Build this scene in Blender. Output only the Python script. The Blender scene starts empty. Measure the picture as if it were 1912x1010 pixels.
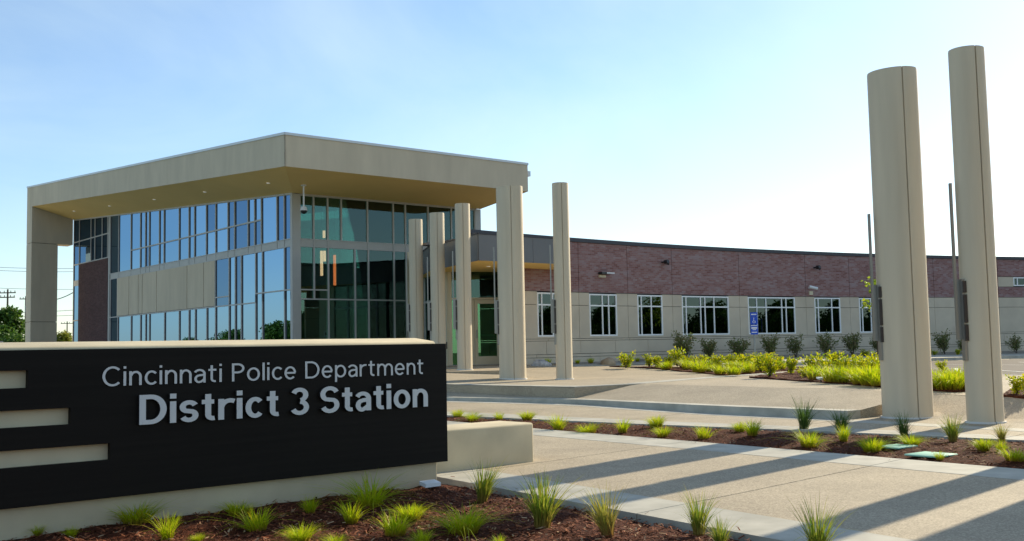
import bpy, bmesh, math, random
from mathutils import Vector, Matrix, noise
random.seed(7)
R_ = math.radians
scene = bpy.context.scene

# ------------------------------------------------------------------ camera
EYE = 1.33
PITCH = math.atan(145 / 1960.0)
ROLL = 0.02
FPX, CX, CY = 1960.0, 956.0, 505.0
cam_d = bpy.data.cameras.new("camera")
cam = bpy.data.objects.new("camera", cam_d)
scene.collection.objects.link(cam)
scene.camera = cam
cam_d.sensor_width = 36.0
cam_d.lens = 36.0 * FPX / 1912.0
cam_d.clip_start, cam_d.clip_end = 0.1, 5000.0
_F = Vector((0, math.cos(PITCH), math.sin(PITCH)))
_U0 = Vector((0, -math.sin(PITCH), math.cos(PITCH)))
_R0 = Vector((1, 0, 0))
_R = _R0 * math.cos(ROLL) - _U0 * math.sin(ROLL)
_U = _U0 * math.cos(ROLL) + _R0 * math.sin(ROLL)
cam.matrix_world = Matrix(((_R.x, _U.x, -_F.x, 0), (_R.y, _U.y, -_F.y, 0), (_R.z, _U.z, -_F.z, EYE), (0, 0, 0, 1)))

# ------------------------------------------------------------------ sky and sun
SUN_AZ, SUN_EL = R_(42.8), R_(25.0)
world = bpy.data.worlds.new("World")
scene.world = world
world.use_nodes = True
wn, wl = world.node_tree.nodes, world.node_tree.links
wn.clear()
w_out = wn.new("ShaderNodeOutputWorld")
w_bg = wn.new("ShaderNodeBackground")
w_sky = wn.new("ShaderNodeTexSky")
w_sky.sky_type = 'NISHITA'
w_sky.sun_disc = False
w_sky.sun_elevation = SUN_EL
w_sky.sun_rotation = SUN_AZ
w_sky.altitude = 200
w_sky.air_density = 1.0
w_sky.dust_density = 0.35
w_sky.ozone_density = 3.0
w_bg.inputs["Strength"].default_value = 0.116
# thin high cloud, laid out in sky directions
w_tc = wn.new("ShaderNodeTexCoord")
w_map = wn.new("ShaderNodeMapping")
w_map.inputs["Rotation"].default_value = (0.0, R_(-28), R_(20))
w_map.inputs["Scale"].default_value = (1.0, 1.3, 2.2)
w_n1 = wn.new("ShaderNodeTexNoise")
w_n1.inputs["Scale"].default_value = 2.3
w_n1.inputs["Detail"].default_value = 7
w_n1.inputs["Roughness"].default_value = 0.55
w_n1.inputs["Distortion"].default_value = 0.6
w_rmp = wn.new("ShaderNodeValToRGB")
w_rmp.color_ramp.elements[0].position = 0.36
w_rmp.color_ramp.elements[1].position = 0.82
w_mul = wn.new("ShaderNodeMath"); w_mul.operation = 'MULTIPLY'; w_mul.inputs[1].default_value = 0.6
w_mix = wn.new("ShaderNodeMixRGB")
w_mix.inputs["Color2"].default_value = (4.9, 5.8, 5.6, 1)
wl.new(w_tc.outputs["Generated"], w_map.inputs["Vector"])
wl.new(w_map.outputs["Vector"], w_n1.inputs["Vector"])
wl.new(w_n1.outputs["Fac"], w_rmp.inputs["Fac"])
wl.new(w_rmp.outputs["Color"], w_mul.inputs[0])
wl.new(w_mul.outputs[0], w_mix.inputs["Fac"])
wl.new(w_sky.outputs["Color"], w_mix.inputs["Color1"])
wl.new(w_mix.outputs["Color"], w_bg.inputs["Color"])
wl.new(w_bg.outputs["Background"], w_out.inputs["Surface"])

sun_d = bpy.data.lights.new("sun", 'SUN')
sun_d.energy = 4.5
sun_d.angle = R_(0.53)
sun_d.color = (1.0, 0.87, 0.64)
sun = bpy.data.objects.new("sun", sun_d)
scene.collection.objects.link(sun)
SUN_DIR = Vector((math.sin(SUN_AZ) * math.cos(SUN_EL), math.cos(SUN_AZ) * math.cos(SUN_EL), math.sin(SUN_EL)))
sun.rotation_euler = SUN_DIR.to_track_quat('Z', 'Y').to_euler()
sun.location = (20, 20, 30)

scene.view_settings.view_transform = 'Standard'
scene.view_settings.look = 'None'
scene.view_settings.exposure = 0.72
scene.view_settings.gamma = 1.0
scene.view_settings.use_curve_mapping = False
scene.cycles.max_bounces = 8
scene.cycles.transparent_max_bounces = 16
scene.cycles.use_denoising = True

# ------------------------------------------------------------------ survey: a picture point on a known height or plane
def ray(x, y):
    return _F + _R * ((x - CX) / FPX) - _U * ((y - CY) / FPX)
def onz(x, y, z):
    r = ray(x, y); t = (z - EYE) / r.z
    return Vector((r.x * t, r.y * t, z))
def aty(x, y, Y):
    r = ray(x, y); t = Y / r.y
    return Vector((r.x * t, Y, EYE + r.z * t))
def V2(v): return Vector((v[0], v[1]))

# ------------------------------------------------------------------ materials
def lin(c):
    return tuple((x / 12.92 if x <= 0.04045 else ((x + 0.055) / 1.055) ** 2.4) for x in c)
def new_mat(name):
    m = bpy.data.materials.new(name); m.use_nodes = True
    nt = m.node_tree; b = nt.nodes["Principled BSDF"]
    return m, nt, b
def noise_mat(name, c1, c2, scale=8, rough=0.7, bump=0.0, bscale=None, spec=0.3, metal=0.0, detail=6, dist=0.01, coord="Object", stretch=None, c3=None, big=None):
    m, nt, b = new_mat(name)
    n, l = nt.nodes, nt.links
    tc = n.new("ShaderNodeTexCoord")
    src = tc.outputs[coord]
    if stretch:
        mp = n.new("ShaderNodeMapping"); mp.inputs["Scale"].default_value = stretch
        l.new(src, mp.inputs["Vector"]); src = mp.outputs["Vector"]
    t = n.new("ShaderNodeTexNoise"); t.inputs["Scale"].default_value = scale; t.inputs["Detail"].default_value = detail
    l.new(src, t.inputs["Vector"])
    r = n.new("ShaderNodeValToRGB")
    r.color_ramp.elements[0].position = 0.3; r.color_ramp.elements[1].position = 0.7
    r.color_ramp.elements[0].color = (*c1, 1); r.color_ramp.elements[1].color = (*c2, 1)
    if c3:
        e = r.color_ramp.elements.new(0.5); e.color = (*c3, 1)
    l.new(t.outputs["Fac"], r.inputs["Fac"])
    col = r.outputs["Color"]
    if big:
        t2 = n.new("ShaderNodeTexNoise"); t2.inputs["Scale"].default_value = big[0]; t2.inputs["Detail"].default_value = 5
        l.new(src, t2.inputs["Vector"])
        mr = n.new("ShaderNodeMapRange"); mr.inputs["From Min"].default_value = 0.3; mr.inputs["From Max"].default_value = 0.7
        mr.inputs["To Min"].default_value = 1 - big[1]; mr.inputs["To Max"].default_value = 1 + big[1]
        l.new(t2.outputs["Fac"], mr.inputs["Value"])
        vm = n.new("ShaderNodeVectorMath"); vm.operation = 'SCALE'
        l.new(col, vm.inputs[0]); l.new(mr.outputs["Result"], vm.inputs["Scale"])
        col = vm.outputs["Vector"]
    l.new(col, b.inputs["Base Color"])
    b.inputs["Roughness"].default_value = rough
    b.inputs["Metallic"].default_value = metal
    b.inputs["Specular IOR Level"].default_value = spec
    if bump:
        t3 = n.new("ShaderNodeTexNoise"); t3.inputs["Scale"].default_value = bscale or scale * 4; t3.inputs["Detail"].default_value = 4
        l.new(src, t3.inputs["Vector"])
        bp = n.new("ShaderNodeBump"); bp.inputs["Strength"].default_value = bump; bp.inputs["Distance"].default_value = dist
        l.new(t3.outputs["Fac"], bp.inputs["Height"]); l.new(bp.outputs["Normal"], b.inputs["Normal"])
    return m

def brick_mat(name, c1, c2, c3, mortar, bw=0.205, rh=0.068):
    m, nt, b = new_mat(name)
    n, l = nt.nodes, nt.links
    uv = n.new("ShaderNodeUVMap")
    br = n.new("ShaderNodeTexBrick")
    br.inputs["Scale"].default_value = 1.0
    br.inputs["Brick Width"].default_value = bw
    br.inputs["Row Height"].default_value = rh
    br.inputs["Mortar Size"].default_value = 0.006
    br.inputs["Mortar Smooth"].default_value = 0.2
    br.inputs["Bias"].default_value = 0.0
    br.inputs["Color1"].default_value = (0, 0, 0, 1); br.inputs["Color2"].default_value = (1, 1, 1, 1)
    br.inputs["Mortar"].default_value = (0.5, 0.5, 0.5, 1)
    l.new(uv.outputs["UV"], br.inputs["Vector"])
    # clusters of like bricks
    t = n.new("ShaderNodeTexNoise"); t.inputs["Scale"].default_value = 0.9; t.inputs["Detail"].default_value = 3; t.inputs["Roughness"].default_value = 0.55
    mp = n.new("ShaderNodeMapping"); mp.inputs["Scale"].default_value = (0.8, 2.2, 1)
    l.new(uv.outputs["UV"], mp.inputs["Vector"]); l.new(mp.outputs["Vector"], t.inputs["Vector"])
    add = n.new("ShaderNodeMath"); add.operation = 'MULTIPLY_ADD'; add.inputs[1].default_value = 0.5
    sub = n.new("ShaderNodeMath"); sub.operation = 'SUBTRACT'; sub.inputs[1].default_value = 0.26
    l.new(br.outputs["Color"], add.inputs[0]); l.new(t.outputs["Fac"], add.inputs[2]); l.new(add.outputs[0], sub.inputs[0])
    r = n.new("ShaderNodeValToRGB")
    r.color_ramp.elements[0].position = 0.1; r.color_ramp.elements[0].color = (*c1, 1)
    r.color_ramp.elements[1].position = 0.85; r.color_ramp.elements[1].color = (*c3, 1)
    e = r.color_ramp.elements.new(0.45); e.color = (*c2, 1)
    l.new(sub.outputs[0], r.inputs["Fac"])
    mx = n.new("ShaderNodeMixRGB"); mx.inputs["Color2"].default_value = (*mortar, 1)
    l.new(br.outputs["Fac"], mx.inputs["Fac"]); l.new(r.outputs["Color"], mx.inputs["Color1"])
    l.new(mx.outputs["Color"], b.inputs["Base Color"])
    bp = n.new("ShaderNodeBump"); bp.inputs["Strength"].default_value = 0.7; bp.inputs["Distance"].default_value = 0.01; bp.invert = True
    l.new(br.outputs["Fac"], bp.inputs["Height"]); l.new(bp.outputs["Normal"], b.inputs["Normal"])
    b.inputs["Roughness"].default_value = 0.85; b.inputs["Specular IOR Level"].default_value = 0.2
    return m

def glass_mat(name, tint, refl=(0.9, 0.95, 1.0), base=0.12, rough=0.0, wav=0.0):
    m, nt, b = new_mat(name)
    n, l = nt.nodes, nt.links
    n.remove(b)
    out = n["Material Output"]
    tr = n.new("ShaderNodeBsdfTransparent"); tr.inputs["Color"].default_value = (*tint, 1)
    gl = n.new("ShaderNodeBsdfGlossy"); gl.inputs["Color"].default_value = (*refl, 1); gl.inputs["Roughness"].default_value = rough
    fr = n.new("ShaderNodeFresnel"); fr.inputs["IOR"].default_value = 1.9
    ma = n.new("ShaderNodeMath"); ma.operation = 'ADD'; ma.use_clamp = True; ma.inputs[1].default_value = base
    mx = n.new("ShaderNodeMixShader")
    l.new(fr.outputs[0], ma.inputs[0]); l.new(ma.outputs[0], mx.inputs["Fac"])
    l.new(tr.outputs[0], mx.inputs[1]); l.new(gl.outputs[0], mx.inputs[2]); l.new(mx.outputs[0], out.inputs["Surface"])
    if wav:
        tc = n.new("ShaderNodeTexCoord"); t = n.new("ShaderNodeTexNoise"); t.inputs["Scale"].default_value = 0.8; t.inputs["Detail"].default_value = 1
        bp = n.new("ShaderNodeBump"); bp.inputs["Strength"].default_value = wav; bp.inputs["Distance"].default_value = 0.02
        l.new(tc.outputs["Object"], t.inputs["Vector"]); l.new(t.outputs["Fac"], bp.inputs["Height"]); l.new(bp.outputs["Normal"], gl.inputs["Normal"])
    return m

def leaf_mat(name, cols, trans=0.45, rough=0.55, base=None, spec=0.25):
    """leaf or blade: colour differs from leaf to leaf; base = colour at the foot of a blade"""
    m, nt, b = new_mat(name)
    n, l = nt.nodes, nt.links
    g = n.new("ShaderNodeNewGeometry")
    r = n.new("ShaderNodeValToRGB")
    el = r.color_ramp.elements
    el[0].position = 0.0; el[0].color = (*cols[0], 1); el[1].position = 1.0; el[1].color = (*cols[-1], 1)
    for i, c in enumerate(cols[1:-1]):
        e = el.new((i + 1) / (len(cols) - 1)); e.color = (*c, 1)
    l.new(g.outputs["Random Per Island"], r.inputs["Fac"])
    col = r.outputs["Color"]
    if base:
        uv = n.new("ShaderNodeUVMap"); sp = n.new("ShaderNodeSeparateXYZ")
        l.new(uv.outputs["UV"], sp.inputs[0])
        mr = n.new("ShaderNodeMapRange"); mr.inputs["From Min"].default_value = 0.02; mr.inputs["From Max"].default_value = 0.38
        l.new(sp.outputs["Y"], mr.inputs["Value"])
        mx = n.new("ShaderNodeMixRGB"); mx.inputs["Color1"].default_value = (*base, 1)
        l.new(mr.outputs["Result"], mx.inputs["Fac"]); l.new(col, mx.inputs["Color2"]); col = mx.outputs["Color"]
    l.new(col, b.inputs["Base Color"])
    b.inputs["Roughness"].default_value = rough; b.inputs["Specular IOR Level"].default_value = spec
    tl = n.new("ShaderNodeBsdfTranslucent"); l.new(col, tl.inputs["Color"])
    mx2 = n.new("ShaderNodeMixShader"); mx2.inputs["Fac"].default_value = trans
    l.new(b.outputs[0], mx2.inputs[1]); l.new(tl.outputs[0], mx2.inputs[2]); l.new(mx2.outputs[0], n["Material Output"].inputs["Surface"])
    return m

def plain(name, c, rough=0.5, metal=0.0, spec=0.4, emit=None, estr=0):
    m, nt, b = new_mat(name)
    b.inputs["Base Color"].default_value = (*c, 1); b.inputs["Roughness"].default_value = rough
    b.inputs["Metallic"].default_value = metal; b.inputs["Specular IOR Level"].default_value = spec
    if emit:
        b.inputs["Emission Color"].default_value = (*emit, 1); b.inputs["Emission Strength"].default_value = estr
    return m

def aggregate_mat():
    m, nt, b = new_mat("exposed_aggregate")
    n, l = nt.nodes, nt.links
    tc = n.new("ShaderNodeTexCoord")
    vo = n.new("ShaderNodeTexVoronoi"); vo.inputs["Scale"].default_value = 85
    l.new(tc.outputs["Object"], vo.inputs["Vector"])
    r = n.new("ShaderNodeValToRGB"); e = r.color_ramp.elements
    e[0].position = 0; e[0].color = (0.25, 0.205, 0.145, 1); e[1].position = 1; e[1].color = (0.48, 0.40, 0.285, 1)
    k = e.new(0.3); k.color = (0.32, 0.262, 0.185, 1); k = e.new(0.7); k.color = (0.395, 0.33, 0.232, 1)
    sp = n.new("ShaderNodeSeparateXYZ"); l.new(vo.outputs["Color"], sp.inputs[0]); l.new(sp.outputs["X"], r.inputs["Fac"])
    t2 = n.new("ShaderNodeTexNoise"); t2.inputs["Scale"].default_value = 0.9; t2.inputs["Detail"].default_value = 8; t2.inputs["Roughness"].default_value = 0.65
    l.new(tc.outputs["Object"], t2.inputs["Vector"])
    mr = n.new("ShaderNodeMapRange"); mr.inputs["From Min"].default_value = 0.3; mr.inputs["From Max"].default_value = 0.7; mr.inputs["To Min"].default_value = 0.84; mr.inputs["To Max"].default_value = 1.15
    l.new(t2.outputs["Fac"], mr.inputs["Value"])
    vm = n.new("ShaderNodeVectorMath"); vm.operation = 'SCALE'
    l.new(r.outputs["Color"], vm.inputs[0]); l.new(mr.outputs["Result"], vm.inputs["Scale"]); l.new(vm.outputs["Vector"], b.inputs["Base Color"])
    bp = n.new("ShaderNodeBump"); bp.inputs["Strength"].default_value = 0.3; bp.inputs["Distance"].default_value = 0.003
    l.new(vo.outputs["Distance"], bp.inputs["Height"]); bp.invert = True
    l.new(bp.outputs["Normal"], b.inputs["Normal"])
    b.inputs["Roughness"].default_value = 0.8; b.inputs["Specular IOR Level"].default_value = 0.25
    return m

M = {}
M['aggregate'] = aggregate_mat()
M['concrete'] = noise_mat("smooth_concrete", (0.34, 0.325, 0.27), (0.47, 0.445, 0.375), scale=3.5, rough=0.75, bump=0.25, bscale=60, dist=0.003, detail=9, big=(0.9, 0.16))
M['cast'] = noise_mat("cast_concrete", (0.49, 0.42, 0.285), (0.60, 0.515, 0.35), scale=2.2, rough=0.8, bump=0.25, bscale=45, dist=0.003, detail=9, big=(1.6, 0.08))
M['mulch'] = noise_mat("mulch_bed", (0.026, 0.008, 0.005), (0.13, 0.038, 0.017), scale=26, rough=0.95, bump=1.0, bscale=40, dist=0.03, detail=8, spec=0.1)
M['asphalt'] = noise_mat("parking_asphalt", (0.075, 0.062, 0.052), (0.11, 0.092, 0.078), scale=20, rough=0.9, bump=0.3, bscale=150, dist=0.004, big=(0.3, 0.15))
M['turf'] = noise_mat("rough_ground", (0.045, 0.06, 0.02), (0.10, 0.11, 0.045), scale=2, rough=0.95, bump=0.5, bscale=30, dist=0.03, big=(0.05, 0.3))
M['gravel'] = noise_mat("wall_bed_gravel", (0.18, 0.15, 0.12), (0.40, 0.36, 0.30), scale=30, rough=0.95, bump=0.8, bscale=50, dist=0.02)
M['paint'] = plain("line_paint", (0.62, 0.62, 0.58), 0.7)
M['column'] = noise_mat("column_cladding", (0.56, 0.475, 0.345), (0.605, 0.515, 0.375), scale=3.0, rough=0.6, bump=0.10, bscale=120, dist=0.001, spec=0.3, big=(1.3, 0.07), stretch=(2.2, 2.2, 0.22))
M['stucco'] = noise_mat("fascia_stucco", (0.565, 0.475, 0.345), (0.61, 0.515, 0.375), scale=2.5, rough=0.85, bump=0.2, bscale=110, dist=0.002, big=(0.8, 0.07), stretch=(1.4, 1.4, 0.35))
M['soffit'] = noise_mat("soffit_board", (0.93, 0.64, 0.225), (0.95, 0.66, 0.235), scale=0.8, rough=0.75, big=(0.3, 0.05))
M['precast'] = noise_mat("precast_panel", (0.56, 0.475, 0.36), (0.63, 0.54, 0.41), scale=1.5, rough=0.85, bump=0.2, bscale=70, dist=0.002, big=(0.4, 0.08))
M['reveal'] = plain("joint_reveal", (0.06, 0.055, 0.05), 0.9)
M['greypanel'] = noise_mat("grey_metal_panel", (0.135, 0.140, 0.145), (0.155, 0.158, 0.162), scale=1, rough=0.5, spec=0.4, big=(0.4, 0.05))
M['coping'] = plain("pale_metal_coping", (0.62, 0.64, 0.64), 0.4, 0.2)
M['darkcoping'] = plain("dark_metal_coping", (0.045, 0.045, 0.055), 0.5)
M['alu'] = noise_mat("aluminium_frame", (0.40, 0.39, 0.36), (0.44, 0.43, 0.40), scale=2, rough=0.45, spec=0.5)
M['whiteframe'] = plain("white_window_frame", (0.86, 0.86, 0.84), 0.45)
M['doorpaint'] = noise_mat("beige_door_paint", (0.64, 0.56, 0.40), (0.67, 0.59, 0.42), scale=2, rough=0.5)
M['brick'] = brick_mat("blended_brick", (0.215, 0.090, 0.080), (0.305, 0.160, 0.145), (0.345, 0.250, 0.250), (0.30, 0.245, 0.235))
M['darkbrick'] = brick_mat("dark_brick", (0.07, 0.035, 0.034), (0.095, 0.045, 0.042), (0.125, 0.066, 0.060), (0.10, 0.085, 0.08))
M['glass_a'] = glass_mat("clear_curtain_glass", (0.34, 0.46, 0.56), refl=(0.21, 0.36, 0.55), base=0.10, wav=0.02)
M['glass_c'] = glass_mat("backed_pane_glass", (0.40, 0.52, 0.62), refl=(0.18, 0.32, 0.50), base=0.10, wav=0.02)  # more see-through copy, so the added backing brightens these panes
M['glass_b'] = glass_mat("dark_curtain_glass", (0.28, 0.42, 0.58), refl=(0.11, 0.20, 0.34), base=0.10, wav=0.02)
M['glass_r'] = glass_mat("green_curtain_glass", (0.38, 0.60, 0.54), refl=(0.62, 0.86, 0.80), base=0.0, wav=0.02)
M['glass_w'] = glass_mat("office_window_glass", (0.12, 0.18, 0.17), refl=(0.55, 0.72, 0.74), base=0.0, wav=0.03)
M['glass_d'] = glass_mat("green_door_glass", (0.30, 0.66, 0.42), refl=(0.40, 0.80, 0.52), base=0.16)
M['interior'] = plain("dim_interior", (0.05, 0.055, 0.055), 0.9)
M['interior_floor'] = plain("lobby_floor", (0.12, 0.11, 0.10), 0.5)
M['blind_backing'] = plain("roller_blind", (0.16, 0.17, 0.16), 0.9)
M['pane_backing'] = plain("added_pale_backing", (0.72, 0.76, 0.80), 0.9)  # for the sheets added to brighten the far upper panes
M['wood'] = noise_mat("lobby_wood", (0.16, 0.075, 0.03), (0.24, 0.12, 0.05), scale=4, rough=0.5, stretch=(8, 8, 0.6))
M['pendant'] = plain("lit_pendant", (0.9, 0.4, 0.2), 0.5, emit=(1.0, 0.10, 0.03), estr=2.6)
M['pendant2'] = plain("lit_pale_pendant", (0.9, 0.6, 0.5), 0.5, emit=(1.0, 0.28, 0.18), estr=3.0)
M['downlight'] = plain("downlight_lens", (0.9, 0.9, 0.85), 0.5, emit=(1.0, 0.95, 0.85), estr=0.1)
M['black'] = noise_mat("black_sign_panel", (0.0085, 0.0068, 0.0054), (0.0125, 0.0100, 0.0078), scale=2, rough=0.55, spec=0.12, bump=0.25, bscale=9, dist=0.002, stretch=(0.4, 0.4, 14))
M['letter'] = plain("brushed_letter", (0.62, 0.62, 0.60), 0.65, 0.0)
M['letterside'] = plain("letter_return", (0.035, 0.033, 0.033), 0.5, 0.2)
M['steel'] = plain("fixture_steel", (0.26, 0.25, 0.23), 0.38, 0.75)
M['slot'] = plain("fixture_dark_lens", (0.035, 0.025, 0.022), 0.35)
M['grout'] = plain("base_grout", (0.66, 0.65, 0.62), 0.8)
M['white'] = plain("white_enamel", (0.72, 0.73, 0.74), 0.4)
M['darkplastic'] = plain("dark_plastic", (0.02, 0.02, 0.022), 0.3)
M['mint'] = noise_mat("mint_valve_lid", (0.26, 0.52, 0.40), (0.32, 0.60, 0.47), scale=9, rough=0.6, bump=0.3, bscale=60, dist=0.003)
M['rock'] = noise_mat("tan_boulder", (0.30, 0.21, 0.13), (0.46, 0.36, 0.24), scale=3, rough=0.9, bump=0.8, bscale=9, dist=0.04)
M['rock2'] = noise_mat("grey_boulder", (0.24, 0.24, 0.24), (0.55, 0.54, 0.53), scale=7, rough=0.9, bump=0.8, bscale=14, dist=0.04)
M['signblue'] = plain("blue_sign_face", (0.010, 0.075, 0.55), 0.45)
M['signwhite'] = plain("white_sign_print", (0.75, 0.78, 0.82), 0.5)
M['galv'] = plain("galvanised_post", (0.30, 0.32, 0.32), 0.5, 0.5)
M['pole'] = noise_mat("timber_pole", (0.09, 0.065, 0.05), (0.14, 0.105, 0.08), scale=6, rough=0.9, stretch=(3, 3, 0.3))
M['wire'] = plain("cable_black", (0.03, 0.03, 0.035), 0.7)
M['redlamp'] = plain("red_signal_lens", (0.8, 0.02, 0.02), 0.4, emit=(1, 0.02, 0.02), estr=2.0)
M['siding'] = noise_mat("pale_siding", (0.55, 0.55, 0.53), (0.62, 0.62, 0.60), scale=2, rough=0.8, stretch=(0.2, 0.2, 8))
M['roofing'] = noise_mat("grey_roofing", (0.10, 0.10, 0.11), (0.16, 0.16, 0.17), scale=3, rough=0.9)
M['bark'] = noise_mat("bark", (0.06, 0.045, 0.032), (0.12, 0.09, 0.065), scale=8, rough=0.95, bump=0.6, bscale=20, dist=0.02, stretch=(3, 3, 0.5))
M['blade_lime'] = leaf_mat("lime_grass", [(0.30, 0.42, 0.006), (0.44, 0.54, 0.008), (0.58, 0.58, 0.010), (0.34, 0.50, 0.008), (0.46, 0.54, 0.008), (0.55, 0.40, 0.06)], trans=0.5, base=(0.32, 0.21, 0.02))
M['blade_tall'] = leaf_mat("tall_grass", [(0.10, 0.19, 0.02), (0.20, 0.28, 0.025), (0.38, 0.36, 0.05), (0.13, 0.22, 0.02)], trans=0.45, base=(0.36, 0.24, 0.06))
M['blade_green'] = leaf_mat("green_grass", [(0.045, 0.11, 0.02), (0.07, 0.15, 0.025), (0.12, 0.19, 0.03), (0.055, 0.12, 0.02)], trans=0.35, base=(0.07, 0.10, 0.02))
M['blade_dry'] = leaf_mat("drying_grass", [(0.34, 0.30, 0.06), (0.42, 0.35, 0.08), (0.22, 0.28, 0.03), (0.45, 0.33, 0.10)], trans=0.45, base=(0.36, 0.17, 0.05))
M['leaf_lime'] = leaf_mat("lime_leaf", [(0.24, 0.36, 0.008), (0.44, 0.48, 0.008), (0.62, 0.54, 0.010), (0.15, 0.27, 0.010), (0.52, 0.50, 0.008)], trans=0.45)
M['leaf_shrub'] = leaf_mat("dusky_shrub_leaf", [(0.11, 0.16, 0.05), (0.18, 0.22, 0.07), (0.26, 0.21, 0.10), (0.14, 0.20, 0.06)], trans=0.35)
M['leaf_young'] = leaf_mat("young_tree_leaf", [(0.20, 0.30, 0.02), (0.32, 0.38, 0.03), (0.14, 0.24, 0.02)], trans=0.5)
M['leaf_tree'] = leaf_mat("tree_leaf", [(0.035, 0.09, 0.012), (0.06, 0.13, 0.015), (0.10, 0.17, 0.02)], trans=0.35)
M['leaf_yellow'] = leaf_mat("yellowing_leaf", [(0.14, 0.19, 0.02), (0.28, 0.26, 0.03), (0.09, 0.15, 0.02)], trans=0.35)
M['chip'] = leaf_mat("mulch_chip", [(0.05, 0.016, 0.008), (0.17, 0.050, 0.020), (0.28, 0.080, 0.030), (0.09, 0.028, 0.012), (0.20, 0.058, 0.022), (0.33, 0.12, 0.05), (0.13, 0.04, 0.018), (0.48, 0.33, 0.19)], trans=0.0, rough=0.9)

# ------------------------------------------------------------------ helpers
COL = scene.collection
def tag(o, label=None, cat=None, group=None, kind=None):
    if label: o["label"] = label
    if cat: o["category"] = cat
    if group: o["group"] = group
    if kind: o["kind"] = kind
    return o
def empty(name, loc=(0, 0, 0)):
    o = bpy.data.objects.new(name, None); o.location = loc; o.empty_display_size = 0.2
    COL.objects.link(o); return o
def obj(name, me, parent=None, loc=None):
    o = bpy.data.objects.new(name, me); COL.objects.link(o)
    if parent: o.parent = parent
    if loc is not None: o.location = loc
    return o
def root_of(p):
    v = Vector((0, 0, 0))
    while p:
        v += p.location; p = p.parent
    return v

class MB:
    """collects faces in world coordinates; build() links ONE mesh object"""
    def __init__(s): s.v, s.f, s.uv, s.mi = [], [], [], []
    def poly(s, pts, uv=None, mi=0):
        i = len(s.v); s.v += [Vector(p) for p in pts]; s.f.append(tuple(range(i, i + len(pts)))); s.uv.append(uv); s.mi.append(mi); return s
    def box(s, o, a, b, c, mi=0):
        """corner o and three edge vectors"""
        o, a, b, c = Vector(o), Vector(a), Vector(b), Vector(c)
        if a.cross(b).dot(c) < 0: a, b = b, a
        P = [o, o + a, o + a + b, o + b, o + c, o + a + c, o + a + b + c, o + b + c]
        for q in ((0, 3, 2, 1), (4, 5, 6, 7), (0, 1, 5, 4), (1, 2, 6, 5), (2, 3, 7, 6), (3, 0, 4, 7)):
            s.poly([P[k] for k in q], mi=mi)
        return s
    def abox(s, c, sx, sy, sz, mi=0):
        c = Vector(c); return s.box(c - Vector((sx / 2, sy / 2, 0)), (sx, 0, 0), (0, sy, 0), (0, 0, sz), mi)
    def tube(s, p0, p1, r0, r1=None, n=8, mi=0, cap=True):
        p0, p1 = Vector(p0), Vector(p1); r1 = r0 if r1 is None else r1
        d = (p1 - p0).normalized(); a = d.orthogonal().normalized(); b = d.cross(a)
        A = [p0 + (a * math.cos(t) + b * math.sin(t)) * r0 for t in [2 * math.pi * k / n for k in range(n)]]
        B = [p1 + (a * math.cos(t) + b * math.sin(t)) * r1 for t in [2 * math.pi * k / n for k in range(n)]]
        for k in range(n): s.poly([A[k], A[(k + 1) % n], B[(k + 1) % n], B[k]], mi=mi)
        if cap: s.poly(A[::-1], mi=mi); s.poly(B, mi=mi)
        return s
    def path(s, pts, rad, n=6, mi=0):
        for k in range(len(pts) - 1):
            r0 = rad[k] if hasattr(rad, '__len__') else rad; r1 = rad[k + 1] if hasattr(rad, '__len__') else rad
            s.tube(pts[k], pts[k + 1], r0, r1, n, mi, cap=False)
        return s
    def prism(s, ring, z0, z1, mi=0, cap=True, uvs=False):
        n = len(ring)
        for k in range(n):
            a, b = ring[k], ring[(k + 1) % n]
            s.poly([(a[0], a[1], z0), (b[0], b[1], z0), (b[0], b[1], z1), (a[0], a[1], z1)], mi=mi)
        if cap:
            s.poly([(p[0], p[1], z1) for p in ring], mi=mi); s.poly([(p[0], p[1], z0) for p in ring][::-1], mi=mi)
        return s
    def mesh(s, name, mats, off=Vector((0, 0, 0)), smooth=None):
        me = bpy.data.meshes.new(name)
        me.from_pydata([tuple(v - off) for v in s.v], [], s.f)
        for m in (mats if isinstance(mats, (list, tuple)) else [mats]): me.materials.append(m)
        if any(s.mi): me.polygons.foreach_set("material_index", s.mi)
        if any(u is not None for u in s.uv):
            ul = me.uv_layers.new(name="UVMap"); k = 0
            for f, u in zip(s.f, s.uv):
                for j in range(len(f)):
                    ul.data[k].uv = u[j] if u else (0, 0); k += 1
        if smooth is not None:
            bm = bmesh.new(); bm.from_mesh(me); bmesh.ops.remove_doubles(bm, verts=bm.verts, dist=1e-4)
            for f in bm.faces: f.smooth = True
            for e in bm.edges:
                if len(e.link_faces) == 2 and e.calc_face_angle(0) > smooth: e.smooth = False
            bm.to_mesh(me); bm.free()
        me.update(); return me
    def build(s, name, mats, parent=None, loc=None, smooth=None):
        off = root_of(parent) if parent else Vector((0, 0, 0))
        if loc is not None: off = off + Vector(loc) if not parent else Vector(loc)
        me = s.mesh(name, mats, off, smooth)
        o = obj(name, me, parent)
        if loc is not None: o.location = Vector(loc) - (root_of(parent) if parent else Vector((0, 0, 0)))
        return o

def bevel_mesh(me, w, seg=2, ang=0.6):
    bm = bmesh.new(); bm.from_mesh(me)
    bmesh.ops.remove_doubles(bm, verts=bm.verts, dist=1e-4)
    bmesh.ops.recalc_face_normals(bm, faces=bm.faces)
    ed = [e for e in bm.edges if len(e.link_faces) == 2 and e.calc_face_angle(0) > ang]
    bmesh.ops.bevel(bm, geom=ed, offset=w, segments=seg, profile=0.5, affect='EDGES')
    for f in bm.faces: f.smooth = True
    for e in bm.edges:
        if len(e.link_faces) == 2 and e.calc_face_angle(0) > 0.7: e.smooth = False
    bm.to_mesh(me); bm.free()

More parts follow.
